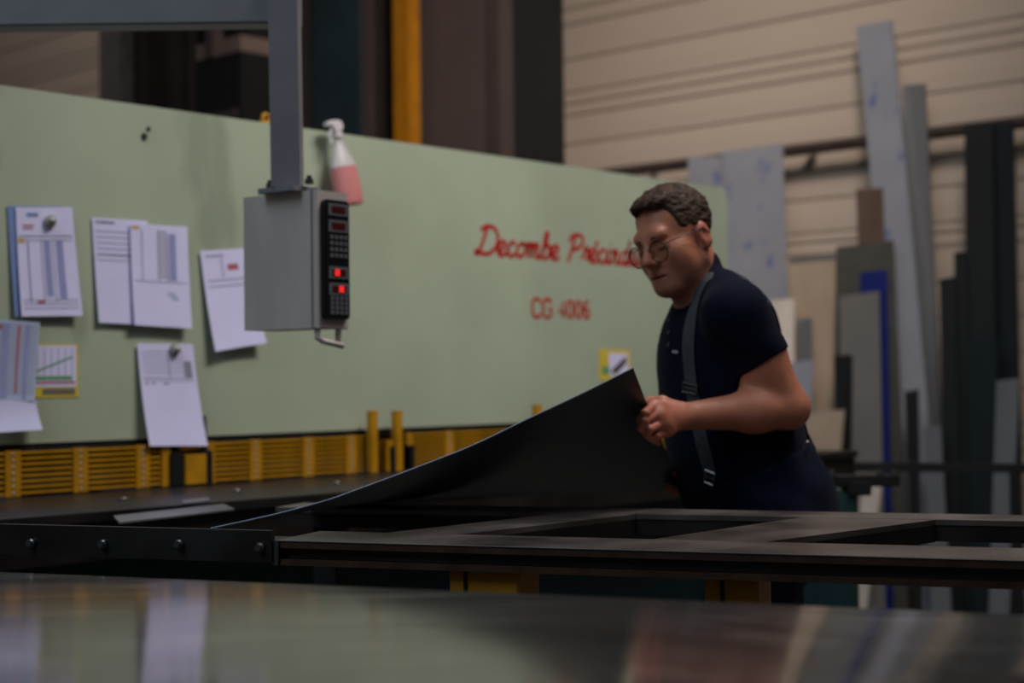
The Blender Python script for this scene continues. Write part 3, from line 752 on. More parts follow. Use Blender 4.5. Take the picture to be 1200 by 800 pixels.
lean('plywood_panel', 'pale wooden panel with grey top edge leaning between film sheet and olive plate', ((926, 303), (980, 298), (984, 560), (926, 560)), 'plywood', .72, .018, .26, cat='panel',
     extra=lambda t, p, n, up: obj('top_strip', MB().prism([p[0] + n * .002, p[1] + n * .002, p[1] + n * .002 - up * .03, p[0] + n * .002 - up * .03], -n * .022), 'galvanised', t))
lean('white_board', 'bright cream-white board just behind the worker\'s shoulder', ((902, 352), (930, 350), (930, 520), (902, 520)), 'white_board', .86, .01, .33, cat='board')
lean('zinc_strip', 'short grey zinc strip in front of the pale wooden panel', ((934, 374), (951, 372), (952, 540), (936, 540)), 'galvanised', .80, .005, .28)
lean('dark_profile', 'tall dark green-grey folded profile on the right of the zinc strips', ((1130, 146), (1163, 143), (1170, 590), (1135, 590)), 'dark_green_steel', .76, .004, .23, extra=fold('teal_steel', .018))
lean('dark_profile', 'dark slate profile just behind the folded green-grey profile', ((1163, 144), (1187, 142), (1197, 590), (1171, 590)), 'teal_steel', .66, .004, .17, extra=fold('dark_green_steel', .018))
lean('dark_profile', 'lower dark strip with flat top next to the zinc strip', ((1101, 327), (1119, 324), (1124, 590), (1106, 590)), 'dark_green_steel', .86, .004, .3)
lean('dark_profile', 'dark strip a hand taller than its flat-topped neighbour', ((1118, 296), (1132, 294), (1137, 590), (1122, 590)), 'dark_green_steel', .80, .004, .26)
lean('teal_profile', 'broad dark teal strip before the folded green-grey profile', ((1133, 400), (1168, 396), (1166, 590), (1136, 590)), 'teal_steel', .88, .004, .34)
lean('zinc_strip', 'light grey-green strip standing before the slate profile', ((1168, 446), (1194, 443), (1188, 590), (1163, 590)), 'galvanised', .94, .004, .38)
lean('zinc_strip', 'low wide grey strip at the foot of the dark strips', ((1082, 500), (1102, 498), (1108, 600), (1086, 600)), 'galvanised', 1.02, .004, .44)
lean('white_board', 'narrow white board low beside the teal cabinet', ((1012, 560), (1034, 556), (1018, 690), (996, 690)), 'white_board', 1.15, .01, .5, cat='board')

# low handrail rack in front of the leaning sheets
za = 6.4
ra, rb_ = P(948, 546.5, za), P(1290, 549, za - .1)
rack = thing('floor_rack', 'black low rack rail in front of the leaning sheets', 'rack', Vector(((ra.x + rb_.x) / 2, (ra.y + rb_.y) / 2, 0)))
dd = (rb_ - ra); dn = Vector((dd.x, dd.y, 0)).normalized(); sn = Vector((-dn.y, dn.x, 0))
obj('rail', MB().obox((ra + rb_) / 2, dd / 2, sn * .02, Z * .018), 'machine_black', rack)
for px in (1073, 1190, 1282, 952):
    t_ = (px - 948) / (1290 - 948); c = ra + dd * t_
    obj('post', MB().obox((c.x, c.y, (c.z - .018) / 2), dn * .018, sn * .018, Z * ((c.z - .018) / 2)), 'machine_black', rack)
obj('lower_rail', MB().obox(((ra.x + rb_.x) / 2, (ra.y + rb_.y) / 2, .12), Vector((dd.x, dd.y, 0)) / 2, sn * .018, Z * .015), 'machine_black', rack)

# teal cabinet with squaring arm, right of the worker
c0 = P(1006, 578, 4.7)
cab = thing('side_support', 'dark teal support cabinet with black gauge arm behind the worker', 'cabinet', Vector((c0.x - .2, c0.y + .2, 0)))
TZ = c0.z
obj('cabinet_body', MB().obox((c0.x - .22, c0.y + .21, TZ / 2), (.22, 0, 0), (0, .2, 0), (0, 0, TZ / 2)), 'teal_paint', cab, bevel=.006)
obj('cabinet_door', MB().obox((c0.x - .22, c0.y + .006, TZ / 2 - .02), (.2, 0, 0), (0, .006, 0), (0, 0, TZ / 2 - .06)), 'dark_teal_paint', cab)
a, b = P(930, 566, 4.72), P(1056, 563, 4.72)
obj('gauge_arm', MB().obox((a + b) / 2 + Vector((0, .06, 0)), Vector(((b - a).x / 2, 0, 0)), (0, .05, 0), Z * .016), 'machine_black', cab, bevel=.003)
c = P(1008, 573, 4.70)
obj('arm_clamp', MB().obox(c + Vector((0, .05, 0)), (.035, 0, 0), (0, .05, 0), Z * .02), 'machine_black', cab, bevel=.004)
for px in (975, 1032, 1048):
    obj('arm_bolt', MB().lathe(P(px, 558, 4.74), Z, [(.012, 0), (.012, .012), (.007, .013), (.007, .02)], 10), 'bolt_steel', cab)
obj('arm_stop', MB().obox(P(972, 571, 4.70) + Vector((0, .04, 0)), (.02, 0, 0), (0, .03, 0), Z * .025), 'machine_black', cab)

# ================================================================== MACHINES BEHIND THE SHEAR
def bp(px, py, z): return P(px, py, z)
B0 = P(500, 100, 9.6); B0.z = 0               # a line parallel to the far wall
def bl(px, off=0.0):                          # plan point on that line under pixel column px
    d = ray(px, 60); t = (B0 + NW * off - CAM).dot(NW) / d.dot(NW); p = CAM + d * t; return Vector((p.x, p.y, 0))
def upright(name, x0, x1, h, dpt, mt, par, off=0.0, h0=0.0):
    a, b = bl(x0, off), bl(x1, off)
    return obj(name, MB().prism([a + Z * h0, b + Z * h0, b - NW * dpt + Z * h0, a - NW * dpt + Z * h0], Z * (h - h0)), mt, par)
enc = thing('tall_enclosure', 'tall brown steel machine enclosure with dark glazed door behind the shear', 'machine', bl(500) - NW * .3)
upright('back_box', 352, 596, 4.3, .5, 'machine_black', enc, -.12)
gd = upright('glazed_door', 362, 423, 4.1, .04, 'machine_post', enc, -.02)
upright('pane', 365, 421, 4.05, .02, 'teal_glass', gd, .012, .1)
upright('upright', 351, 362, 4.25, .10, 'machine_post', enc)
upright('upright', 423, 433, 4.25, .10, 'machine_brown', enc)
upright('upright', 440, 448, 4.25, .08, 'machine_post', enc, -.04)
upright('upright', 482, 490, 4.25, .10, 'machine_post', enc)
upright('sheet_panel', 491, 571, 4.1, .03, 'machine_brown', enc, -.02)
upright('upright', 571, 585, 4.25, .12, 'machine_post', enc)
upright('lintel', 351, 598, 4.3, .10, 'machine_black', enc, .01, 4.16)
yp = thing('yellow_post', 'bright yellow steel post standing against the brown enclosure', 'post', bl(470, .12))
a, b = bl(460, .16), bl(479, .16)
obj('column', MB().prism([a, b, b - NW * .10, a - NW * .10], Z * 4.4), 'orange_yellow', yp, bevel=.006)
obj('base_plate', MB().obox((a + b) / 2 - NW * .05 + Z * .006, DW * .13, NW * .10, Z * .006), 'yellow_paint', yp)

pm = thing('press_machine', 'black press with beige hood corner behind the left part of the shear', 'machine', P(282, 60, 9.0) * 1.0)
C1 = P(282, 60, 9.0); C2 = P(282, 40, 9.0)
pm.location = (C1.x, C1.y, 0)
pw = .42; pd = .42
def pbox(name, h0, h1, mt, grow=0.0, bev=0):
    c = Vector((C1.x, C1.y, 0))
    pts = [c + NW * grow + DW * grow * 0 - DP * 0, c + DP * pd, c + DP * pd - DW * pw, c - DW * pw]
    return obj(name, MB().prism([p + Z * h0 for p in pts], Z * (h1 - h0)), mt, pm, bevel=bev)
pbox('press_body', 0, C1.z, 'machine_black')
pbox('hood_band', C1.z + .002, C2.z, 'machine_beige', bev=.004)
cc = Vector((C1.x, C1.y, 0))
obj('upper_ram', MB().prism([cc + DP * .1 - DW * .05 + Z * (C2.z + .002), cc + DP * .36 - DW * .05 + Z * (C2.z + .002), cc + DP * .36 - DW * .34 + Z * (C2.z + .002), cc + DP * .1 - DW * .34 + Z * (C2.z + .002)], Z * 1.0), 'machine_black', pm)
obj('ram_guide', MB().obox(P(251, 36, 9.2), DW * .035, DP * .035, Z * .16), 'machine_brown', pm)
for k, hh in enumerate((.35, .62, .9)):
    obj('side_rib', MB().obox(cc - DW * .22 + NW * .01 + Z * (C1.z - hh), DW * .19, NW * .012, Z * .02), 'machine_post', pm)
# row of columns left of the press
rk = thing('storage_rack', 'dark steel storage rack with upright columns beside the press', 'rack', bl(170))
upright('back_panel', 141, 240, 4.4, .05, 'machine_black', rk, -.5)
upright('column', 116, 140, 4.4, .14, 'speckle_grey', rk)
upright('column', 158, 172, 4.4, .10, 'machine_dark_post', rk, -.1)
upright('column', 190, 203, 4.4, .10, 'machine_dark_post', rk, -.2)
upright('column', 209, 219, 4.4, .10, 'machine_dark_post', rk, -.3, 0)
upright('side_panel', 141, 157, 4.4, .03, 'machine_black', rk, -.2)
lc = thing('low_cabinet', 'black cabinet low against the far wall left of the speckled column', 'cabinet', bl(60))
a, b = bl(20), bl(114)
hc = P(114, 93, 11).z
obj('cabinet_body', MB().prism([a, b, b - NW * .5, a - NW * .5], Z * 3.0), 'machine_black', lc)
obj('cabinet_top', MB().prism([a + Z * 3.002 + NW * .02, b + Z * 3.002 + NW * .02, b - NW * .5 + Z * 3.002, a - NW * .5 + Z * 3.002], Z * .03), 'machine_post', lc)
yl = P(316, 133, 7.2)
ylo = thing('lifting_eye', 'small yellow lifting lug peeking over the shear top by the post', 'lug', yl - Z * .12)
SHB = pl(sh(pan(319, 140))[0], HT, -.03)
ylo.location = SHB
obj('lug_ring', MB().tube([SHB + Z * (.020 + .013 * math.sin(t * math.pi / 8)) + DP * (.013 * math.cos(t * math.pi / 8)) for t in range(16)], .006, 8, closed=True), 'yellow_paint', ylo, True)
obj('lug_foot', MB().obox(SHB + Z * .004, DP * .025, NP * .012, Z * .006), 'yellow_paint', ylo)

# ================================================================== THE WORKER (distance-field body, meshed with surface nets)
def V(*a): return np.array(a, float)
def npv(v): return np.array(tuple(v), float)
def cone(a, b, ra, rb):
    a = npv(a); b = npv(b); ba = b - a; bb = ba @ ba
    def f(p):
        t = np.clip(((p - a) @ ba) / bb, 0, 1)
        return np.linalg.norm(p - a - t[:, None] * ba, axis=1) - (ra + (rb - ra) * t)
    return f
def ell(c, r, R=None):
    c = npv(c); r = np.array(r, float); R = np.eye(3) if R is None else R
    def f(p):
        q = (p - c) @ R
        k0 = np.linalg.norm(q / r, axis=1); k1 = np.linalg.norm(q / (r * r), axis=1) + 1e-9
        return np.where(k0 < .05, -r.min(), k0 * (k0 - 1) / k1)
    return f
def smin(a, b, k):
    h = np.clip(.5 + .5 * (b - a) / k, 0, 1); return b + (a - b) * h - k * h * (1 - h)
def smax(a, b, k): return -smin(-a, -b, k)
def field(prims, k):
    def f(p, idx=None):
        d = None
        for i in (range(len(prims)) if idx is None else idx):
            e = prims[i][0](p); kk = prims[i][1] if prims[i][1] is not None else k
            d = e if d is None else smin(d, e, kk)
        return d
    return f
def nets(prims, k, lo, hi, h, post=None, margin=.03):
    """mesh the zero set; blocks far from the surface are skipped"""
    lo = np.array(lo, float); hi = np.array(hi, float); n = 14
    dims = np.ceil((hi - lo) / h).astype(int) + 1
    nb = np.ceil(dims / n).astype(int)
    g = np.stack(np.meshgrid(*[np.arange(q) for q in nb], indexing='ij'), -1).reshape(-1, 3)
    cen = lo + (g * n + n / 2) * h; Rb = n / 2 * h * 1.74
    D = np.stack([pr[0](cen) for pr in prims], 1); dm = D.min(1)
    act = np.where(np.abs(dm) < Rb + margin + .02)[0]
    # deep inside or far away blocks are out
    fld = field(prims, k)
    N3 = int(dims.max()) + n + 8
    cid, cv, quads = [], [], []
    ax = np.arange(n + 1)
    off = np.stack(np.meshgrid(ax, ax, ax, indexing='ij'), -1)
    corner = [(i, j, l) for i in (0, 1) for j in (0, 1) for l in (0, 1)]
    for bi in act:
        base = g[bi] * n
        idx = np.where(D[bi] < dm[bi] + 2 * Rb + .06)[0]
        pts = lo + (base + off.reshape(-1, 3)) * h
        d = fld(pts, idx)
        if post is not None: d = post(pts, d)
        d = d.reshape(n + 1, n + 1, n + 1)
        s = d < 0
        if s.all() or not s.any(): continue
        # cells
        cs = np.stack([s[i:i + n, j:j + n, l:l + n] for i, j, l in corner], -1)
        mixed = cs.any(-1) & ~cs.all(-1)
        ci = np.argwhere(mixed)
        if len(ci):
            vals = np.stack([d[ci[:, 0] + i, ci[:, 1] + j, ci[:, 2] + l] for i, j, l in corner], 1)
            acc = np.zeros((len(ci), 3)); cnt = np.zeros(len(ci))
            for a_ in range(8):
                for b_ in range(a_ + 1, 8):
                    ca, cb = np.array(corner[a_]), np.array(corner[b_])
                    if np.abs(ca - cb).sum() != 1: continue
                    va, vb = vals[:, a_], vals[:, b_]; cr_ = (va < 0) != (vb < 0)
                    t = np.where(cr_, va / np.where(np.abs(va - vb) < 1e-12, 1e-12, va - vb), 0)
                    acc += np.where(cr_[:, None], ca + t[:, None] * (cb - ca), 0); cnt += cr_
            gi = base + ci
            cid.append((gi[:, 0] * N3 + gi[:, 1]) * N3 + gi[:, 2])
            cv.append(lo + (gi + acc / cnt[:, None]) * h)
        for axis in range(3):
            sl0 = [slice(0, n)] * 3; sl1 = [slice(0, n)] * 3; sl1[axis] = slice(1, n + 1)
            x0 = s[tuple(sl0)]; x1 = s[tuple(sl1)]
            e = np.argwhere(x0 != x1)
            if not len(e): continue
            flip = x0[e[:, 0], e[:, 1], e[:, 2]]
            ge = base + e
            u = np.zeros(3, int); u[(axis + 1) % 3] = 1; v_ = np.zeros(3, int); v_[(axis + 2) % 3] = 1
            q4 = np.stack([ge, ge - u, ge - u - v_, ge - v_], 1)
            q4[~flip] = q4[~flip][:, ::-1]
            quads.append((q4[..., 0] * N3 + q4[..., 1]) * N3 + q4[..., 2])
    cid = np.concatenate(cid); cv = np.concatenate(cv); quads = np.concatenate(quads)
    cid, ui = np.unique(cid, return_index=True); cv = cv[ui]
    pos = np.searchsorted(cid, quads); pos = np.clip(pos, 0, len(cid) - 1)
    ok = (cid[pos] == quads).all(1)
    return cv, pos[ok]
def meshobj(name, vf, material, parent, origin):
    v, f = vf
    me = bpy.data.meshes.new(name)
    me.vertices.add(len(v)); me.vertices.foreach_set('co', (v - npv(origin)).astype(np.float32).ravel())
    me.loops.add(f.size); me.loops.foreach_set('vertex_index', f.astype(np.int32).ravel())
    me.polygons.add(len(f)); me.polygons.foreach_set('loop_start', np.arange(0, f.size, 4, dtype=np.int32))
    me.polygons.foreach_set('loop_total', np.full(len(f), 4, np.int32))
    me.update(calc_edges=True); me.validate()
    o = link(name, me, material, parent, True)
    o.location = Vector(origin) - wpos(parent)
    return o

# --- pose: joints in metres
C7 = P(838, 322, 3.60)
Lsh = P(862, 370, 3.42); Rsh = P(820, 376, 3.76)
Lel = P(924, 478, 3.42); Lwr = P(808, 487, 3.35)
Rel = P(846, 480, 3.95); Rwr = P(806, 530, 3.80)
PEL = P(890, 592, 3.60)
Lhip = PEL + Vector((.0, -.10, -.02)); Rhip = PEL + Vector((0, .10, -.02))
FACE_B = Vector((-.985, -.17, 0))                        # body facing
LEFT_B = Vector((.17, -.985, 0))
spine = (C7 - PEL).normalized()
fwd_t = (FACE_B - spine * FACE_B.dot(spine)).normalized(); left_t = spine.cross(fwd_t).normalized()
RTm = np.stack([npv(fwd_t), npv(left_t), npv(spine)], 1)
Lkn = Lhip + Vector((-.10, -.03, -.44)); Rkn = Rhip + Vector((.04, .03, -.44))
Lan = Vector((Lkn.x + .10, Lkn.y, .09)); Ran = Vector((Rkn.x + .08, Rkn.y, .09))
HS = .962                                                # head scale
HC = P(793, 283, 3.56)
def headrot(y, p, r):
    B = np.array([[1, 0, 0], [0, -1, 0], [0, 0, 1.]])
    Rz = lambda a: np.array([[math.cos(a), -math.sin(a), 0], [math.sin(a), math.cos(a), 0], [0, 0, 1]])
    Rx = lambda a: np.array([[1, 0, 0], [0, math.cos(a), -math.sin(a)], [0, math.sin(a), math.cos(a)]])
    Ry = lambda a: np.array([[math.cos(a), 0, math.sin(a)], [0, 1, 0], [-math.sin(a), 0, math.cos(a)]])
    return Rz(-y) @ B @ Rx(-p) @ Ry(r)
HR = headrot(math.radians(47), math.radians(18), math.radians(-9))
def hw(x, y, z): return Vector(npv(HC) + HR @ (np.array([x, y, z]) * HS))
def hl(p): return ((p - npv(HC)) @ HR) / HS
def hcone(a, b, ra, rb): return cone(hw(*a), hw(*b), ra * HS, rb * HS)
def hell(c, r): return ell(hw(*c), np.array(r) * HS, HR)

person_o = Vector(((Lan.x + Ran.x) / 2, (Lan.y + Ran.y) / 2, 0))
man = thing('person', 'man in navy work clothes and round glasses leaning to lift the dark sheet', 'person', person_o)

torso = [
    (ell(P(890, 588, 3.60), (.138, .178, .16), RTm), None),
    (ell(P(858, 505, 3.60), (.136, .178, .17), RTm), None),
    (ell(P(843, 428, 3.60), (.126, .182, .17), RTm), None),
    (ell(P(848, 380, 3.60), (.078, .150, .07), RTm), None),
]
should = [(cone(Lsh, Lsh.lerp(C7, .5), .054, .044), None), (cone(Rsh, Rsh.lerp(C7, .5), .054, .044), None)]
# head (x left, y forward, z up)
head = [
    (hell((0, -.012, .045), (.076, .098, .086)), .03),
    (hell((0, .028, -.024), (.0615, .070, .080)), .03),
    (hcone((-.012, .082, -.088), (.012, .082, -.088), .019, .019), .028),
    (hcone((.054, .002, -.054), (.018, .066, -.090), .018, .017), .03),
    (hcone((-.054, .002, -.054), (-.018, .066, -.090), .018, .017), .03),
    (hell((.043, .060, -.018), (.020, .024, .024)), .025),
    (hell((-.043, .060, -.018), (.020, .024, .024)), .025),
    (hell((.043, .046, -.046), (.019, .026, .034)), .03),
    (hell((-.043, .046, -.046), (.019, .026, .034)), .03),
    (hcone((-.034, .084, .034), (.034, .084, .034), .013, .013), .02),
    (hcone((0, .092, .026), (0, .117, -.019), .0085, .0125), .012),
    (hell((.0115, .104, -.026), (.009, .010, .008)), .006),
    (hell((-.0115, .104, -.026), (.009, .010, .008)), .006),
    (hell((.032, .079, .005), (.0165, .0135, .0125)), .006),
    (hell((-.032, .079, .005), (.0165, .0135, .0125)), .006),
    (hcone((-.020, .088, -.056), (.020, .088, -.056), .0065, .0065), .008),
    (hcone((-.014, .0905, -.0545), (.014, .0905, -.0545), .0055, .0055), .006),
    (hcone((-.014, .090, -.0675), (.014, .090, -.0675), .0065, .0065), .008),
    (hell((0, .080, -.060), (.032, .018, .028)), .02),
    (hell((.0775, -.012, -.004), (.0075, .020, .031)), .008),
    (hell((-.0775, -.012, -.004), (.0075, .020, .031)), .008),
    (hcone((.078, -.02, -.022), (.074, -.004, -.03), .007, .006), .006),
    (cone(hw(0, -.022, -.03), C7 + Vector((-.03, -.01, -.035)), .056 * HS, .058), .03),
    (cone(hw(0, .015, -.07), P(818, 352, 3.57), .042, .05), .03),
]
arm_l = [(cone(Lsh, Lel, .055, .046), .014), (ell(Lsh.lerp(Lel, .45), (.055, .052, .09), None), .03),
         (cone(Lel, Lel.lerp(Lwr, .35), .045, .0435), .012), (cone(Lel.lerp(Lwr, .35), Lwr, .0435, .029), .03)]
arm_r = [(cone(Rsh, Rel, .060, .046), .03), (cone(Rel, Rel.lerp(Rwr, .35), .046, .044), .03), (cone(Rel.lerp(Rwr, .35), Rwr, .044, .029), .03)]
def hand(wr, kn, fingers, thumb):
    out = []
    for i, kp in enumerate(kn):
        out.append((cone(wr.lerp(kp, .12), kp, .0165, .0125 - .0012 * (i == 3)), .016))
    for i in range(3):
        out.append((cone(kn[i].lerp(wr, .12), kn[i + 1].lerp(wr, .12), .011, .011), .014))
    for fi, ch in enumerate(fingers):
        r = (.0098, .0088, .0080, .0072) if fi < 3 else (.0086, .0078, .0070, .0064)
        pts = [kn[fi]] + ch
        for j in range(len(pts) - 1):
            out.append((cone(pts[j], pts[j + 1], r[j], r[j + 1]), .004))
    r = (.018, .0125, .0105, .009)
    for j in range(len(thumb) - 1):
        out.append((cone(thumb[j], thumb[j + 1], r[j], r[j + 1]), .010))
    return out
kn = [P(766, 475, 3.285), P(768, 486, 3.272), P(773, 497, 3.275), P(780, 506, 3.29)]
fg = [[P(756, 484, 3.235), P(750, 492, 3.243), P(754, 499, 3.258)],
      [P(755, 493, 3.232), P(751, 501, 3.244), P(756, 507, 3.262)],
      [P(761, 503, 3.240), P(758, 509, 3.254), P(763, 514, 3.270)],
      [P(770, 511, 3.265), P(767, 516, 3.280), P(772, 519, 3.292)]]
th = [P(796, 480, 3.335), P(776, 471, 3.325), P(762, 471, 3.345), P(750, 474, 3.345)]
hand_l = hand(Lwr, kn, fg, th)
rk_ = lifted(1, .86)
kr = [rk_ + Vector((.035, -.03, .002)), rk_ + Vector((.035, -.01, -.006)), rk_ + Vector((.037, .012, -.008)), rk_ + Vector((.042, .03, -.006))]
fr_ = [[q + Vector((-.030, 0, -.020)), q + Vector((-.050, .002, -.022)), q + Vector((-.062, .002, -.012))] for q in kr]
tr = [rk_ + Vector((.07, -.045, .012)), rk_ + Vector((.04, -.052, .022)), rk_ + Vector((.010, -.050, .024)), rk_ + Vector((-.012, -.046, .020))]
Rwr = rk_ + Vector((.115, .02, .012))
arm_r = [(cone(Rsh, Rel, .060, .046), .03), (cone(Rel, Rel.lerp(Rwr, .35), .046, .044), .03), (cone(Rel.lerp(Rwr, .35), Rwr, .044, .029), .03)]
hand_r = hand(Rwr, kr, fr_, tr)
legs = [(cone(Lhip, Lkn, .085, .058), .04), (cone(Lkn, Lan, .055, .04), .03), (cone(Rhip, Rkn, .085, .058), .04), (cone(Rkn, Ran, .055, .04), .03),
        (cone(Lan, Lan + Vector((-.12, -.01, -.04)), .038, .03), .03), (cone(Ran, Ran + Vector((-.12, .01, -.04)), .038, .03), .03)]
def carve(p, d):
    q = hl(p); near = (np.abs(q) < .16).all(1)
    if near.any():
        qq = q[near]; dd_ = d[near]
        for sx in (1, -1):
            sk_ = np.linalg.norm((qq - V(sx * .033, .106, .009)) / V(1.15, 1, .8), axis=1) - .0165
            dd_ = smax(dd_, -sk_ * HS, .010)
            ear = np.linalg.norm((qq - V(sx * .087, -.006, .0)) / V(.6, 1, 1.6), axis=1) - .0105
            dd_ = smax(dd_, -ear * HS, .004)
        # lids back over the carved sockets
        for sx in (1, -1):
            lid = (np.linalg.norm((qq - V(sx * .032, .0765, .006)) / V(1.2, 1, .95), axis=1) - .0135) * HS
            dd_ = smin(dd_, lid, .004)
        # mouth line
        ml = np.sqrt((np.clip(np.abs(qq[:, 0]) - .021, 0, None)) ** 2 + (qq[:, 1] - .099) ** 2 * .25 + (qq[:, 2] + .0610 + 2.5 * qq[:, 0] ** 2) ** 2) - .0022
        dd_ = smax(dd_, -ml * HS, .003)
        d = d.copy(); d[near] = dd_
    return d
body = torso + should + head + arm_l + arm_r + hand_l + hand_r + legs
allp = [C7, Lsh, Rsh, Lel, Lwr, Rel, Rwr, PEL]
LO = (min(q.x for q in kn) - .16, 3.05, .0); HI = (PEL.x + .42, 4.15, 1.80)
LO = (.15, 3.10, .0); HI = (.95, 4.10, 1.78)
vb = nets(body, .05, LO, HI, .0032, carve)
bo = meshobj('body', vb, 'skin', man, person_o)
# skin colouring: lips, nose, ears, cheeks, stubble
q = hl(vb[0])
base = np.array(rgb(196, 122, 92)[:3]); colr = np.tile(base, (len(q), 1))
def blend(mask, c):
    global colr
    colr = colr * (1 - mask[:, None]) + np.array(rgb(*c)[:3]) * mask[:, None]
g = lambda c, s: np.exp(-(((q - V(*c)) / V(*s)) ** 2).sum(1))
jaw = np.clip((-.03 - q[:, 2]) / .03, 0, 1) * (q[:, 1] > -.01) * (np.abs(q) < .15).all(1)
blend(jaw * .38, (140, 104, 92))
for sx in (1, -1):
    blend(g((sx * .045, .07, -.025), (.02, .03, .02)) * .4, (196, 104, 88)); blend(g((sx * .082, -.01, 0), (.012, .03, .04)) * .6, (190, 100, 86))
blend(g((0, .118, -.03), (.016, .015, .016)) * .5, (196, 100, 86))
lip = g((0, .095, -.0605), (.0215, .014, .0095)); blend(np.clip(lip * 1.5, 0, 1) * .75, (150, 66, 64))
for sx in (1, -1): blend(np.clip(g((sx * .032, .088, -.0005), (.014, .014, .0042)) * 1.4, 0, 1) * .9, (50, 32, 26))
hand_m = (np.linalg.norm(vb[0] - npv(kn[1]), axis=1) < .10); blend(np.clip(1 - np.linalg.norm(vb[0] - npv(kn[1]), axis=1) / .09, 0, 1) * .5, (186, 100, 84))
ca = bo.data.color_attributes.new('tint', 'FLOAT_COLOR', 'POINT')
ca.data.foreach_set('color', np.concatenate([colr, np.ones((len(colr), 1))], 1).astype(np.float32).ravel())

# hair
hairp = [(hell((0, -.014, .049), (.0795, .101, .0885)), .02), (hell((0, .034, .104), (.056, .056, .026)), .02)]
def vnoise(p, seed=0):
    i0 = np.floor(p).astype(np.int64); f = p - i0; f = f * f * (3 - 2 * f); out = 0
    for dx in (0, 1):
        for dy in (0, 1):
            for dz in (0, 1):
                h_ = ((i0[:, 0] + dx) * 73856093) ^ ((i0[:, 1] + dy) * 19349663) ^ ((i0[:, 2] + dz) * 83492791) ^ (seed * 2654435)
                h_ = (h_ ^ (h_ >> 13)) * 1274126177 & 0x7fffffff
                v_ = ((h_ ^ (h_ >> 16)) & 0xffff) / 65535.0
                out = out + v_ * (f[:, 0] if dx else 1 - f[:, 0]) * (f[:, 1] if dy else 1 - f[:, 1]) * (f[:, 2] if dz else 1 - f[:, 2])
    return out * 2 - 1
def hairpost(p, d):
    q = hl(p)
    a = V(.35, 1, .25); a /= np.linalg.norm(a)                       # combed forward and to his left
    al = q @ a; qs = q - .72 * al[:, None] * a                       # stretched along the strands
    n1 = vnoise(qs * 130, 1); n2 = vnoise(qs * 330, 2); n3 = vnoise(q * 45, 3)
    d = d + (.0024 * n1 + .0014 * n2 + .0022 * n3) * HS
    t = np.clip((q[:, 1] - .030) / .030, 0, 1); t = t * t * (3 - 2 * t)
    top = .090 + .010 * np.cos(q[:, 0] * 60) + .012 * np.clip((np.abs(q[:, 0]) - .03) / .03, 0, 1)
    line = -.014 + (top + .014) * t                                  # sideburn, temple, forehead
    line = np.where(q[:, 1] < -.022, -.062, line)
    cut = (line - q[:, 2] + .004 * n1) * .42 * HS
    earhole = (np.linalg.norm((q - V(.082, -.012, -.008)) / V(1, .62, 1), axis=1) - .034) * HS
    earhole2 = (np.linalg.norm((q - V(-.082, -.012, -.008)) / V(1, .62, 1), axis=1) - .034) * HS
    d = smax(d, cut, .008); d = smax(d, -earhole, .004); d = smax(d, -earhole2, .004)
    return d
c_ = npv(HC)
vh = nets(hairp, .02, c_ - .17, c_ + .19, .0026, hairpost)
meshobj('hair', vh, 'hair', man, person_o)
for sx in (1, -1):
    obj('eyebrow', MB().tube([hw(sx * x_, y_, z_) for x_, y_, z_ in ((.012, .0975, .029), (.024, .0975, .031), (.037, .092, .031), (.049, .081, .025))], [.0016, .0024, .0024, .0010], 8), 'brow_hair', man, True)
    obj('eye', MB().lathe(hw(sx * .032, .0805, .0005), Vector(HR @ V(0, 1, -.25)), [(.0098, 0), (.0088, .0045), (.005, .0082), (.001, .0094)], 16), 'eye_dark', man, True)
# glasses
gl = None
rim = []
for sx in (1, -1):
    ctr = V(sx * .0345, .108, -.003); tilt = sx * .12
    ring = [hw(ctr[0] + .0255 * math.cos(t), ctr[1] - .10 * abs(.0255 * math.cos(t)) * (1 if math.cos(t) * sx > 0 else -.3), ctr[2] + .0245 * math.sin(t)) for t in np.linspace(0, 2 * math.pi, 33)[:-1]]
    rim.append(ring)
gl = obj('glasses', MB().tube(rim[0], .0015, 8, closed=True).tube(rim[1], .0015, 8, closed=True), 'glasses_frame', man, True)
gl['label'] = 'round thin dark spectacles'
obj('bridge', MB().tube([hw(.0105, .1085, .003), hw(.004, .1125, .007), hw(-.004, .1125, .007), hw(-.0105, .1085, .003)], .0014, 8), 'glasses_frame', gl, True)
for k, sx in enumerate((1, -1)):
    obj('temple', MB().tube([hw(sx * .057, .104, .010), hw(sx * .066, .092, .012), hw(sx * .077, .04, .012), hw(sx * .083, -.008, .012), hw(sx * .084, -.025, -.004)], .0014, 6), 'glasses_frame', gl, True)
    obj('lens', MB().add(rim[k], [tuple(range(32))]), 'lens_glass', gl)

# ---- clothing
def sleeve(a, b, r0, r1):
    c = cone(a, a.lerp(b, .62), r0, r1); o = npv(a.lerp(b, .50)); d_ = npv((b - a).normalized()); k_ = cone(a, a.lerp(b, .7), r0 - .012, r1 - .008)
    def f(p):
        q = (p - o) @ d_
        return smax(smax(c(p), q, .004), np.where(q > -.02, -k_(p), -.02), .003)
    return f
shirtp = [(ell(P(886, 578, 3.60), (.150, .190, .17), RTm), .06),
    (ell(P(857, 505, 3.60), (.151, .192, .185), RTm), .06),
    (ell(P(844, 428, 3.60), (.136, .190, .18), RTm), .06),
    (ell(P(850, 378, 3.60), (.088, .160, .078), RTm), .06),
    (cone(Lsh, Lsh.lerp(C7, .6), .066, .050), .04), (cone(Rsh, Rsh.lerp(C7, .6), .066, .050), .04),
    (cone(hw(0, -.03, -.085), C7 + Vector((-.03, -.01, -.045)), .060, .068), .03),
    (sleeve(Lsh, Lel, .071, .064), .03), (sleeve(Rsh, Rel, .071, .066), .03)]
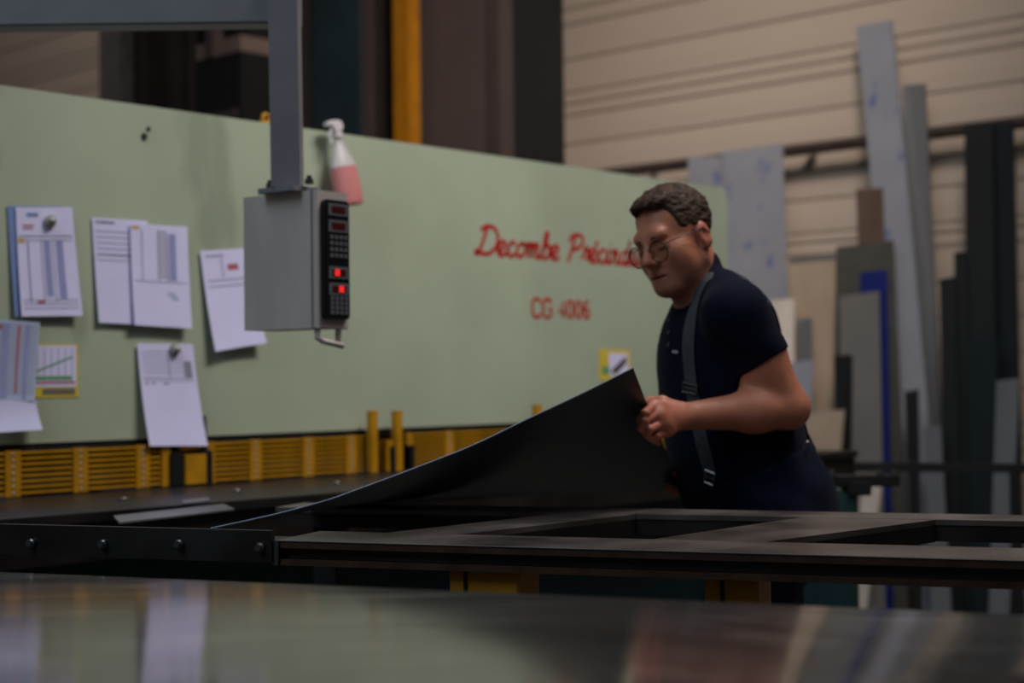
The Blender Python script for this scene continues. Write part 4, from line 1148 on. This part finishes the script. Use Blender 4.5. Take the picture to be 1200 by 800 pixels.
waist_n = npv(((P(948, 512, 3.6) - P(830, 560, 3.6)).cross(LEFT_B)).normalized()); waist_n = waist_n if waist_n[2] > 0 else -waist_n
waist_p = npv(P(830, 560, 3.6))
colp2 = npv(P(806, 333, 3.58)); coln2 = npv((Vector((-.79, -.10, .60))).normalized())
def folds(p, a, b, s, amp):
    """soft creases running along direction a, spaced along b"""
    u = p @ a; v = p @ b
    return amp * np.sin(v * s + 1.6 * np.sin(u * 14) + .8 * np.sin(v * s * .37 + 2)) * (.6 + .4 * np.sin(u * 21 + 1))
fa = npv((P(880, 440, 3.5) - P(800, 470, 3.5)).normalized()); fb = np.cross(fa, V(0, 1, 0)); fb /= np.linalg.norm(fb)
def shirtpost(p, d):
    low = np.clip((1.35 - p[:, 2]) / .25, 0, 1)
    d = d + folds(p, fa, fb, 62, .0032) * (.3 + .7 * low) + folds(p, npv(spine), V(.9, .4, .1), 48, .0018)
    # waist, tucked
    d = smax(d, -((p - waist_p) @ waist_n) - .03, .006)
    # neck opening
    d = smax(d, (p - colp2) @ coln2 - .0, .006)
    return d
vs_ = nets(shirtp, .05, LO, HI, .0045, shirtpost)
sho = meshobj('t_shirt', vs_, 'shirt_navy', man, person_o); sho['label'] = 'navy short-sleeved shirt'
fsh = field(shirtp, .05)
trp = [(ell(P(890, 588, 3.60), (.158, .200, .15), RTm), .06), (ell(P(862, 530, 3.60), (.158, .198, .13), RTm), .06), (ell(PEL + Vector((.045, 0, -.03)), (.125, .175, .13)), .06),
       (cone(Lhip, Lkn, .115, .085), .05), (cone(Lkn, Lan + Vector((0, 0, .03)), .083, .078), .03),
       (cone(Rhip, Rkn, .115, .085), .05), (cone(Rkn, Ran + Vector((0, 0, .03)), .083, .078), .03)]
def trpost(p, d):
    d = d + folds(p, V(.3, .9, 0), V(.4, .1, .9), 55, .0035)
    d = smax(d, (p - waist_p) @ waist_n - .004, .006)
    return smax(d, .05 - p[:, 2], .004)
vt = nets(trp, .05, LO, HI, .006, trpost)
tro = meshobj('work_trousers', vt, 'trouser_navy', man, person_o); tro['label'] = 'dark blue work trousers'
for an in (Lan, Ran):
    sp = [(cone(an + Vector((.03, 0, -.03)), an + Vector((.03, 0, .05)), .05, .052), .03), (cone(an + Vector((.04, 0, -.055)), an + Vector((-.13, 0, -.055)), .036, .04), .04), (cone(an + Vector((.0, 0, -.02)), an + Vector((-.10, 0, -.045)), .045, .04), .04)]
    a0 = npv(an)
    vv = nets(sp, .03, a0 + V(-.22, -.08, -.12), a0 + V(.12, .08, .12), .006, lambda p, d: smax(d, .002 - p[:, 2], .004))
    meshobj('work_shoe', vv, 'shoe_black', man, person_o)

# ---- braces draped on the shirt
ftr = field(trp, .05)
def surf_pt(p, lift=.004):
    p = npv(p)[None]
    ff = lambda x: np.minimum(shirtpost(x, fsh(x)), trpost(x, ftr(x)))
    for _ in range(12):
        e = 1e-3; g_ = np.array([(ff(p + V(*dv) * e) - ff(p - V(*dv) * e))[0] for dv in ((1, 0, 0), (0, 1, 0), (0, 0, 1))]); g_ /= (np.linalg.norm(g_) + 1e-9)
        p = p - (ff(p)[0] - lift) * g_[None] * .8
    return Vector(p[0]), Vector(g_)
def cast(px, py):
    d = ray(px, py); t = 2.9
    for _ in range(60):
        p = npv(CAM + d * t)[None]
        v_ = min(fsh(p)[0], ftr(p)[0])
        t += max(v_, .0005) * .8
        if v_ < .002: break
    return CAM + d * t
def strap(path, wd, name, par):
    pts = []
    for i in range(len(path) - 1):
        for k in range(4): pts.append(path[i].lerp(path[i + 1], k / 4))
    pts.append(path[-1])
    pn = [surf_pt(p) for p in pts]
    n = len(pn); A = []; B = []; vs = []
    sm = [pn[0][0]] + [(pn[i - 1][0] + pn[i][0] * 2 + pn[i + 1][0]) / 4 for i in range(1, n - 1)] + [pn[-1][0]]
    for i in range(n):
        t_ = (sm[min(n - 1, i + 1)] - sm[max(0, i - 1)]).normalized(); nn = pn[i][1]
        b_ = t_.cross(nn).normalized() * wd / 2
        for o_ in (b_ + nn * .001, nn * .002, -b_ + nn * .001, -b_ - nn * .001, b_ - nn * .001): vs.append(sm[i] + o_)
    fs = [(i * 5 + k, i * 5 + (k + 1) % 5, (i + 1) * 5 + (k + 1) % 5, (i + 1) * 5 + k) for i in range(n - 1) for k in range(5)]
    o = obj(name, MB().add(vs, fs), 'strap_black', par, True)
    return o, sm, pn
left_px = [(829, 556), (825, 530), (820, 500), (815, 475), (811, 452), (808, 420), (808, 392), (812, 365), (819, 343), (828, 326)]
lpth = [cast(x, y) for x, y in left_px]
def cast_back(p):
    d = Vector((FACE_B.x, FACE_B.y, 0)).normalized(); o = p - d * .45; t = 0
    for _ in range(60):
        x = npv(o + d * t)[None]; v_ = min(fsh(x)[0], ftr(x)[0])
        t += max(v_, .0005) * .8
        if v_ < .002: break
    return o + d * t
back = []
for k in range(8):
    f_ = k / 7; ctr = C7.lerp(PEL, .06 + f_ * .70)
    back.append(cast_back(ctr + left_t * (.075 - .06 * f_)))
st_l, sml, pnl = strap(lpth + back, .034, 'brace_strap', man); st_l['label'] = 'black woven brace strap with metal buckle'
def mirror(p):
    d = p - C7; return C7 + d - left_t * (2 * d.dot(left_t))
st_r, _, _ = strap([mirror(p) for p in lpth + back], .034, 'brace_strap', man)
def buckle(px, py, w2, h2, name, mt, par):
    c = cast(px, py); c, n = surf_pt(c, .008); t_ = (cast(px + 1, py - 12) - cast(px, py)).normalized(); b_ = t_.cross(n).normalized(); t_ = n.cross(b_)
    ring = [c + b_ * w2 * a_ + t_ * h2 * e_ for a_, e_ in ((-1, -1), (1, -1), (1, 1), (-1, 1))]
    return obj(name, MB().tube(ring, .0028, 6, closed=True).tube([c - b_ * w2, c + b_ * w2], .002, 6), mt, par)
buckle(811, 455, .020, .010, 'buckle', 'buckle_metal', st_l)
buckle(830, 560, .012, .014, 'clip', 'buckle_metal', st_l)
# chest print and placket buttons
c, n = surf_pt(cast(791, 412), .001)
e1_ = (cast(797, 412) - cast(786, 411)).normalized()
mb = MB()
for k in range(5):
    mb.obox(c + e1_ * (-.010 + k * .005), e1_ * .0018, n * .0006, Z * (.0022 + .0012 * (k % 2)))
obj('chest_print', mb, 'thread_white', sho)
for y_ in (376, 390, 404):
    c, n = surf_pt(cast(784, y_), .002)
    obj('button', MB().lathe(c, n, [(.0055, 0), (.0055, .002), (.003, .003)], 12), 'strap_black', sho, True)
# key ring and carabiner on the back of the waistband
kc = P(946, 526, 3.47)
kr_o = obj('carabiner', MB().tube([kc + Vector((.009 * math.cos(t), 0, .016 * math.sin(t))) for t in np.linspace(0, 2 * math.pi, 17)[:-1]], .0025, 6, closed=True), 'buckle_metal', tro, True)
obj('key_cord', MB().tube([kc + Vector((0, 0, -.014)), kc + Vector((.01, 0, -.04)), kc + Vector((.018, 0, -.075))], .003, 6), 'strap_black', tro, True)
